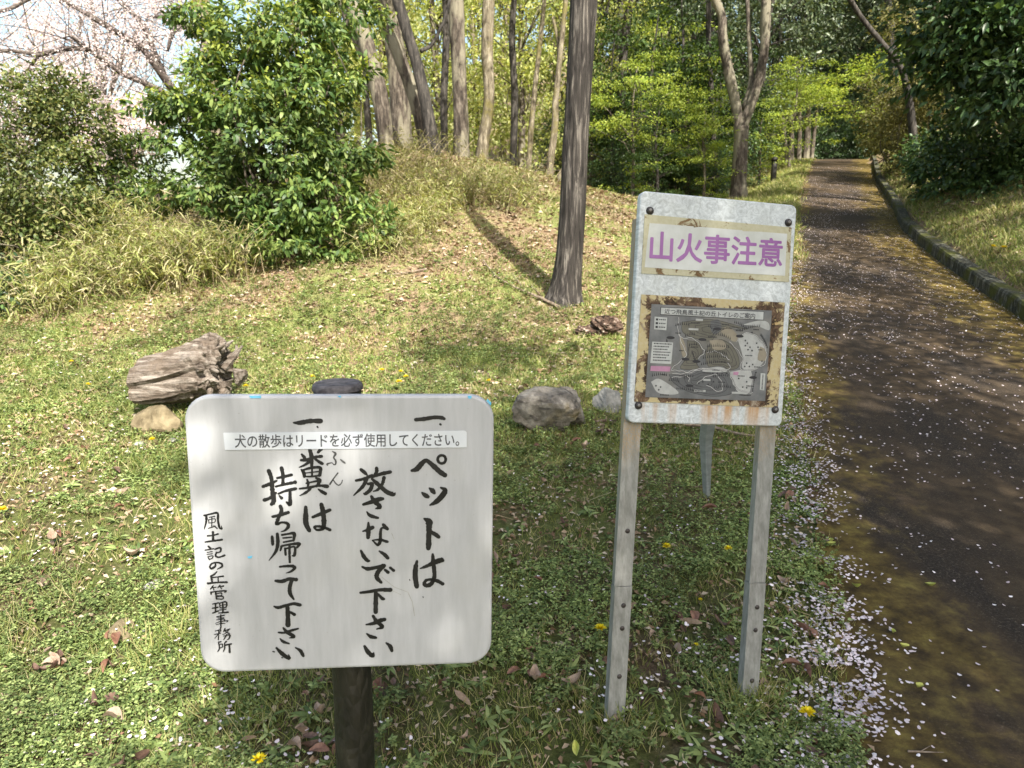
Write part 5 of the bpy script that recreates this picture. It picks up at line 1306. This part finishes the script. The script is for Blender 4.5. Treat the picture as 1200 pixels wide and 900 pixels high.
# taller leafy sprigs at the feet of the picture, with a few tiny white flowers
X = Gd.uniform(-1.5, 1.15, 620); Y = 1.3 + Gd.exponential(.28, 620); q = (X < road_left(Y) - .05) & (vnoise(X, Y, .22, 71) > .42); X, Y = X[q], Y[q]
k = len(X); per = 16; hh = np.repeat(Gd.uniform(.03, .10, k), per); tt = np.tile(np.linspace(.15, 1, per), k)
lx = np.repeat(Gd.normal(0, .35, k), per); ly = np.repeat(Gd.normal(0, .35, k), per)
P = np.stack([np.repeat(X, per) + lx * hh * tt, np.repeat(Y, per) + ly * hh * tt, np.repeat(terrain(X, Y), per) + hh * tt], 1)
a = np.tile(np.arange(per) * 2.4, k) + np.repeat(Gd.random(k) * 6, per)
A = unit(np.stack([np.cos(a), np.sin(a), Gd.uniform(.1, .8, k * per)], 1))
sz = Gd.uniform(.008, .017, k * per) * (1.25 - .5 * tt)
v, f = leafset(P, A, unit(np.array([0, 0, 1.0]) + Gd.normal(0, .3, (k * per, 3))), sz * 1.3, sz * .75, six=True)
o = mk('sprig_weeds', v, f, M['lf_weed']); tag(o, 'taller leafy sprigs of weed along the bottom edge of the lawn', 'weeds', kind='stuff')
# grass blades
def grass(k, y0, y1, L, Wd, mat, name, label, edge=.03, thr=None, tuft=6, pw=1.0, spread=.02, xs=None):
    X, Y = scat(k // tuft, y0, y1, edge=edge, pw=pw, g=Gd) if xs is None else xs
    if thr is not None:
        q = thr(X, Y); X, Y = X[q], Y[q]
    n_ = len(X)
    X = np.repeat(X, tuft) + Gd.normal(0, spread, n_ * tuft); Y = np.repeat(Y, tuft) + Gd.normal(0, spread, n_ * tuft); kk = len(X)
    sc_ = Gd.uniform(.5, 1.4, kk)
    P = np.stack([X, Y, terrain(X, Y) - .003], 1)
    A = unit(np.stack([Gd.normal(0, .5, kk), Gd.normal(0, .5, kk), np.ones(kk)], 1))
    fwd = unit(rdir(kk, Gd) * [1, 1, .0] + 1e-6)
    Ls = (L * sc_)[:, None]; w_ = (Wd * (.7 + .12 * Y))[:, None]
    S = unit(np.cross(A, fwd))
    v = np.stack([P + S * w_ * .5, P - S * w_ * .5, P + A * Ls * .6 - S * w_ * .38, P + A * Ls * .6 + S * w_ * .38, P + A * Ls + fwd * Ls * .3], 1)
    t = np.array([(0, 1, 2), (0, 2, 3), (3, 2, 4)])
    f = (np.arange(kk)[:, None, None] * 5 + t[None]).reshape(-1, 3)
    o = mk(name, v.reshape(-1, 3), f, M[mat]); tag(o, label, 'grass', kind='stuff')
grass(52000, 1.15, 6, .045, .0028, 'lf_grass', 'lawn_grass', 'short grass blades among the weeds of the near lawn', thr=lambda X, Y: vnoise(X, Y, .7, 31) > .38)
grass(110000, 3.5, 15, .055, .0042, 'lf_grass', 'slope_grass', 'thin grass on the lawn and slope', edge=.05, tuft=7, spread=.05, pw=.8, thr=lambda X, Y: vnoise(X, Y, .8, 35) + Gd.random(len(X)) * .3 > .28 + .03 * np.clip(Y - 4, 0, 7) * (X > -3.5))
grass(16000, 1.15, 3.6, .10, .0032, 'lf_grass', 'long_grass', 'longer grass tufts at the lower left', thr=lambda X, Y: (X < -.5) & (vnoise(X, Y, .35, 33) > .55), tuft=9, spread=.018)
# taller tufts hiding the feet of the posts
fx = []
for x0 in (-.2155, .212):
    q = BR.R @ np.array([x0, .03, -1.2]) + BR.c; fx.append(q[:2])
fx.append((px0, py0)); fx = np.array(fx)
i_ = Gd.integers(len(fx), size=130); Xt = fx[i_, 0] + Gd.normal(0, .075, 130); Yt = fx[i_, 1] + Gd.normal(-.02, .07, 130)
grass(0, 0, 0, .075, .0034, 'lf_grass', 'post_foot_grass', 'taller grass tufts round the feet of the sign posts', xs=(Xt, Yt), tuft=9, spread=.014)
# grass along the right verge above the kerb and along the far left verge
Yv = 3 + 19 * Gd.random(9000) ** 2.2; Xv = road_right(Yv) + .22 + Gd.exponential(1.1, 9000)
grass(0, 0, 0, .09, .005, 'lf_grass', 'verge_grass', 'grass on the bank above the kerb', xs=(Xv, Yv), tuft=6, spread=.07)
Yv = Gd.uniform(9, 30, 5000); Xv = road_left(Yv) + .05 - Gd.exponential(.7, 5000)
grass(0, 0, 0, .10, .007, 'lf_grass', 'far_verge_grass', 'grass along the left verge of the far path', xs=(Xv, Yv), tuft=6, spread=.08)
# dry litter flakes
X, Y = scat(60000, 1.15, 15, edge=.05, pw=.7, g=Gd); lm = litter_mask(X, Y) + .03 * np.clip(Y - 4, 0, 5)
q = (lm > .40) & (Gd.random(len(X)) < np.clip((Y - .3) / 4.5, .35, 1)); X, Y = X[q], Y[q]; k = len(X)
Yr = Gd.uniform(5, 20, 5000); Xr = road_right(Yr) + .3 + Gd.exponential(1.3, 5000)
X = np.concatenate([X, Xr]); Y = np.concatenate([Y, Yr]); k = len(X)
a = Gd.random(k) * 6.283; sz = .0095 * (.55 + .33 * Y) * Gd.uniform(.6, 1.8, k)
P = np.stack([X, Y, terrain(X, Y) + Gd.uniform(.004, .022, k)], 1)
v, f = leafset(P, unit(np.stack([np.cos(a), np.sin(a), Gd.normal(0, .25, k)], 1)), unit(np.array([0, 0, 1.0]) + Gd.normal(0, .35, (k, 3))), sz * 1.5, sz * .8, fold=.25)
o = mk('leaf_litter', v, f, M['lf_dry']); tag(o, 'dry broken leaf litter scattered over lawn and slope', 'leaf litter', kind='stuff')
# straw and fine twigs
G_ = Geo()
X, Y = scat(420, 1.2, 7, g=Gd)
for x, y in zip(X, Y):
    a_ = Gd.uniform(0, 6.28); l = Gd.uniform(.03, .12); p = np.array([x, y, gz(x, y) + .015]); d_ = np.array([math.cos(a_), math.sin(a_), Gd.normal(0, .2)]) * l
    G_.add(*tube([p, p + d_ * .5 + Gd.normal(0, .008, 3), p + d_], [.0012, .001, .0006], 3, 4, 0, 1, cap=False))
o = G_.build('straw_bits', M['straw']); tag(o, 'straw and fine twig bits in the lawn', 'twigs', kind='stuff')

# cherry petals
def petals(X, Y, Z, name, label, size=.0068):
    k = len(X); th = np.linspace(0, 2 * math.pi, 6, endpoint=False)
    Nn = unit(np.array([0, 0, 1.0]) + Gd.normal(0, .22, (k, 3))); A = unit(np.cross(Nn, rdir(k, Gd))); S = np.cross(Nn, A)
    s = (size * Gd.uniform(.7, 1.3, k))[:, None]
    pts = [np.stack([X, Y, Z], 1) + A * math.cos(t) * s + S * math.sin(t) * s * .72 + Nn * s * .18 * (math.cos(2 * t)) for t in th]
    v = np.stack(pts, 1).reshape(-1, 3)
    t = np.array([(0, 1, 2), (0, 2, 3), (0, 3, 4), (0, 4, 5)])
    f = (np.arange(k)[:, None, None] * 6 + t[None]).reshape(-1, 3)
    o = mk(name, v, f, M['petal']); tag(o, label, 'petals', kind='stuff')
def rz(X, Y): return base(Y) + .026
# along the edge band
k = 6500; Y = 1.1 * (9 / 1.1) ** Gd.random(k); X = road_left(Y) + Gd.normal(-.03, .085, k) * (1 + .05 * Y)
q = vnoise(X, Y, .16, 41) * .6 + vnoise(X, Y, .5, 42) * .4 > .30; X, Y = X[q], Y[q]
onr = X > road_left(Y) + .02
petals(X, Y, np.where(onr, rz(X, Y), terrain(X, Y) + Gd.uniform(.01, .03, len(X))), 'petal_drift', 'white cherry petals drifted along the left edge of the path')
k = 12000; Y = 1.3 * (24 / 1.3) ** (Gd.random(k) ** .62); l, r = road_left(Y), road_right(Y); X = l + (r - l) * Gd.random(k) ** 1.1
q = (vnoise(X, Y, .5, 43) * .5 + vnoise(X, Y, 1.6, 44) * .5 > .34) & (Gd.random(k) < np.clip((Y - 1.0) / 6, .05, 1)); X, Y = X[q], Y[q]
petals(X, Y, rz(X, Y), 'path_petals', 'cherry petals sprinkled over the asphalt')
X, Y = scat(4200, 1.2, 11, g=Gd); q = vnoise(X, Y, .3, 45) > .42; X, Y = X[q], Y[q]
petals(X, Y, terrain(X, Y) + Gd.uniform(.015, .045, len(X)), 'lawn_petals', 'white petals and tiny white flowers dotted over the lawn')

# fallen leaves large enough to pick up: pieces of the ground
def leaf_piece(seed, L=.07, Wd=.03):
    g = np.random.default_rng(seed); n_ = 6; V = []; Fc = []
    cup = g.uniform(.3, 1.5); curl = g.uniform(-1.5, 2.2)
    for i in range(n_):
        t = i / (n_ - 1); wv = Wd * math.sin(math.pi * (t * .92 + .05)) ** .75 * .5
        x = L * (t - .5); z = curl * L * ((t - .5) ** 2) + .002
        for sgn in (-1, 0, 1):
            V.append((x + g.normal(0, .001), sgn * wv * (1 + g.normal(0, .05)), z + abs(sgn) * wv * cup + g.normal(0, .001)))
    for i in range(n_ - 1):
        for j in range(2): Fc.append((i * 3 + j, i * 3 + j + 1, (i + 1) * 3 + j + 1, (i + 1) * 3 + j))
    return V, Fc
def brown(nm, c1, c2): return simple_mat(nm, c1, c2, 45, .6, .35, .4)
bm_ = [brown('russet_leaf', (.12, .055, .035), (.24, .13, .085)), brown('pale_brown_leaf', (.20, .14, .10), (.36, .28, .21)), brown('dark_brown_leaf', (.06, .035, .025), (.14, .085, .06)), brown('yellow_green_leaf', (.30, .33, .06), (.5, .5, .16))]
meshes = []
for i in range(12):
    V, Fc = leaf_piece(i, .05 + .004 * (i % 5), .022 + .003 * (i % 4))
    o = mk('fallen_leaf', V, Fc, bm_[i % 3]); meshes.append(o.data); bpy.data.objects.remove(o)
V, Fc = leaf_piece(40, .042, .02); o = mk('fallen_leaf', V, Fc, bm_[3]); ylm = o.data; bpy.data.objects.remove(o)
clus = [(655, 675), (660, 820), (620, 800), (590, 670), (770, 745), (780, 720), (560, 630), (1000, 845), (600, 560), (690, 490), (700, 500), (980, 745), (920, 590), (940, 560), (835, 830), (870, 615), (380, 860), (350, 880), (100, 560), (60, 640), (80, 785), (145, 830), (40, 830), (120, 850), (85, 730), (310, 660), (520, 820), (640, 560), (725, 500), (960, 690), (830, 740), (720, 775), (760, 690), (395, 830), (160, 640)]
n_l = 0
for i in range(240):
    if rng.random() < .62:
        cpx = clus[rng.integers(len(clus))]; px, py = cpx[0] + rng.normal(0, 24), cpx[1] + rng.normal(0, 16)
        c = ground_at(px, min(905, max(500, py)))
    else:
        X, Y = scat(1, 1.3, 4.8); c = np.array([X[0], Y[0], gz(X[0], Y[0])])
    if c[0] > road_left(c[1]) - .02: continue
    c[2] += rng.uniform(.018, .042)
    o = bpy.data.objects.new('fallen_leaf', meshes[rng.integers(len(meshes))]); COL.objects.link(o); o.parent = ground
    o.location = tuple(c); o.rotation_euler = (rng.normal(0, .35), rng.normal(0, .35), rng.uniform(0, 6.28)); s_ = rng.uniform(.5, 1.2); o.scale = (s_, s_, s_)
for px, py in ((1003, 696), (1090, 694), (973, 642), (1058, 767), (973, 645), (676, 891), (1075, 815), (1045, 750)):
    c = ground_at(px, py); onr = c[0] > road_left(c[1])
    o = bpy.data.objects.new('fallen_leaf', ylm); COL.objects.link(o); o.parent = road if onr else ground
    o.location = (c[0], c[1], c[2] + (.026 if onr else .03)); o.rotation_euler = (rng.normal(0, .2), rng.normal(0, .2), rng.uniform(0, 6.28)); s_ = rng.uniform(.8, 1.1); o.scale = (s_,) * 3

# dandelions
M['dandelion'] = leaf_mat('dandelion_yellow', G((.80, .60, .01), (.88, .72, .02), (.90, .80, .06)), .25, .6, .2, tint=(1, .9, .3), big=4)
def dandelion(px, py, r, label, hgt=.05):
    c = ground_at(px, py + hgt * 600 / max(1.2, (ground_at(px, py)[1])) * .8)
    root = empty('dandelion', c, label, 'flower', 'dandelions in the lawn')
    v, f = tube([(0, 0, 0), (.004, .002, hgt * .5), (0, 0, hgt)], [.0018, .0016, .0016], 5, 6, 0); mk('stem', v, f, M['lf_weed'], root)
    k = 60; a = rng.random(k) * 6.283; el = rng.uniform(.1, 1.2, k)
    A = np.stack([np.cos(a) * np.cos(el), np.sin(a) * np.cos(el), np.sin(el)], 1)
    P = np.tile([0, 0, hgt], (k, 1)) + A * .001
    v, f = leafset(P, unit(A), unit(np.array([0, 0, 1.0]) + A * -.4), r * (1 - .45 * (el / 1.2)), r * .3, fold=.05, droop=.05)
    mk('flower_head', v, f, M['dandelion'], root)
for px, py, r, lab in ((780, 646, .015, 'dandelion just right of the left leg of the right board'), (852, 649, .014, 'dandelion midway between the two legs of the right board'), (703, 743, .016, 'dandelion left of the lower left leg of the right board'),
    (944, 842, .020, 'largest dandelion at the bottom right of the lawn near the path'), (305, 897, .018, 'dandelion at the bottom edge left of the timber post'), (573, 451, .016, 'dandelion just above the right top corner of the white board'),
    (470, 440, .016, 'dandelion in the group above the white board, uppermost'), (476, 446, .016, 'dandelion in the group above the white board, rightmost'), (468, 452, .018, 'dandelion in the group above the white board, lowest'),
    (448, 438, .017, 'dandelion left of the group above the white board'), (367, 446, .018, 'dandelion above the white board left of the timber post'), (289, 457, .017, 'dandelion beside the torn root end of the stump'), (180, 520, .015, 'dandelion among the pebbles under the stump'),
    (5, 603, .018, 'dandelion at the left edge of the lawn'), (105, 455, .014, 'dandelion in the grass left of the stump'), (85, 428, .014, 'small far dandelion left of the stump'), (820, 707, .006, 'tiny yellow flower between the legs of the right board'), (815, 760, .006, 'tiny yellow flower low between the legs of the right board'), (1163, 292, .03, 'yellow flower on the bank above the kerb'), (1175, 293, .03, 'yellow flower at the right frame edge above the kerb')):
    dandelion(px, py, r * (1.35 if py > 800 else 1.6), lab, .07 if r > .01 else .05)
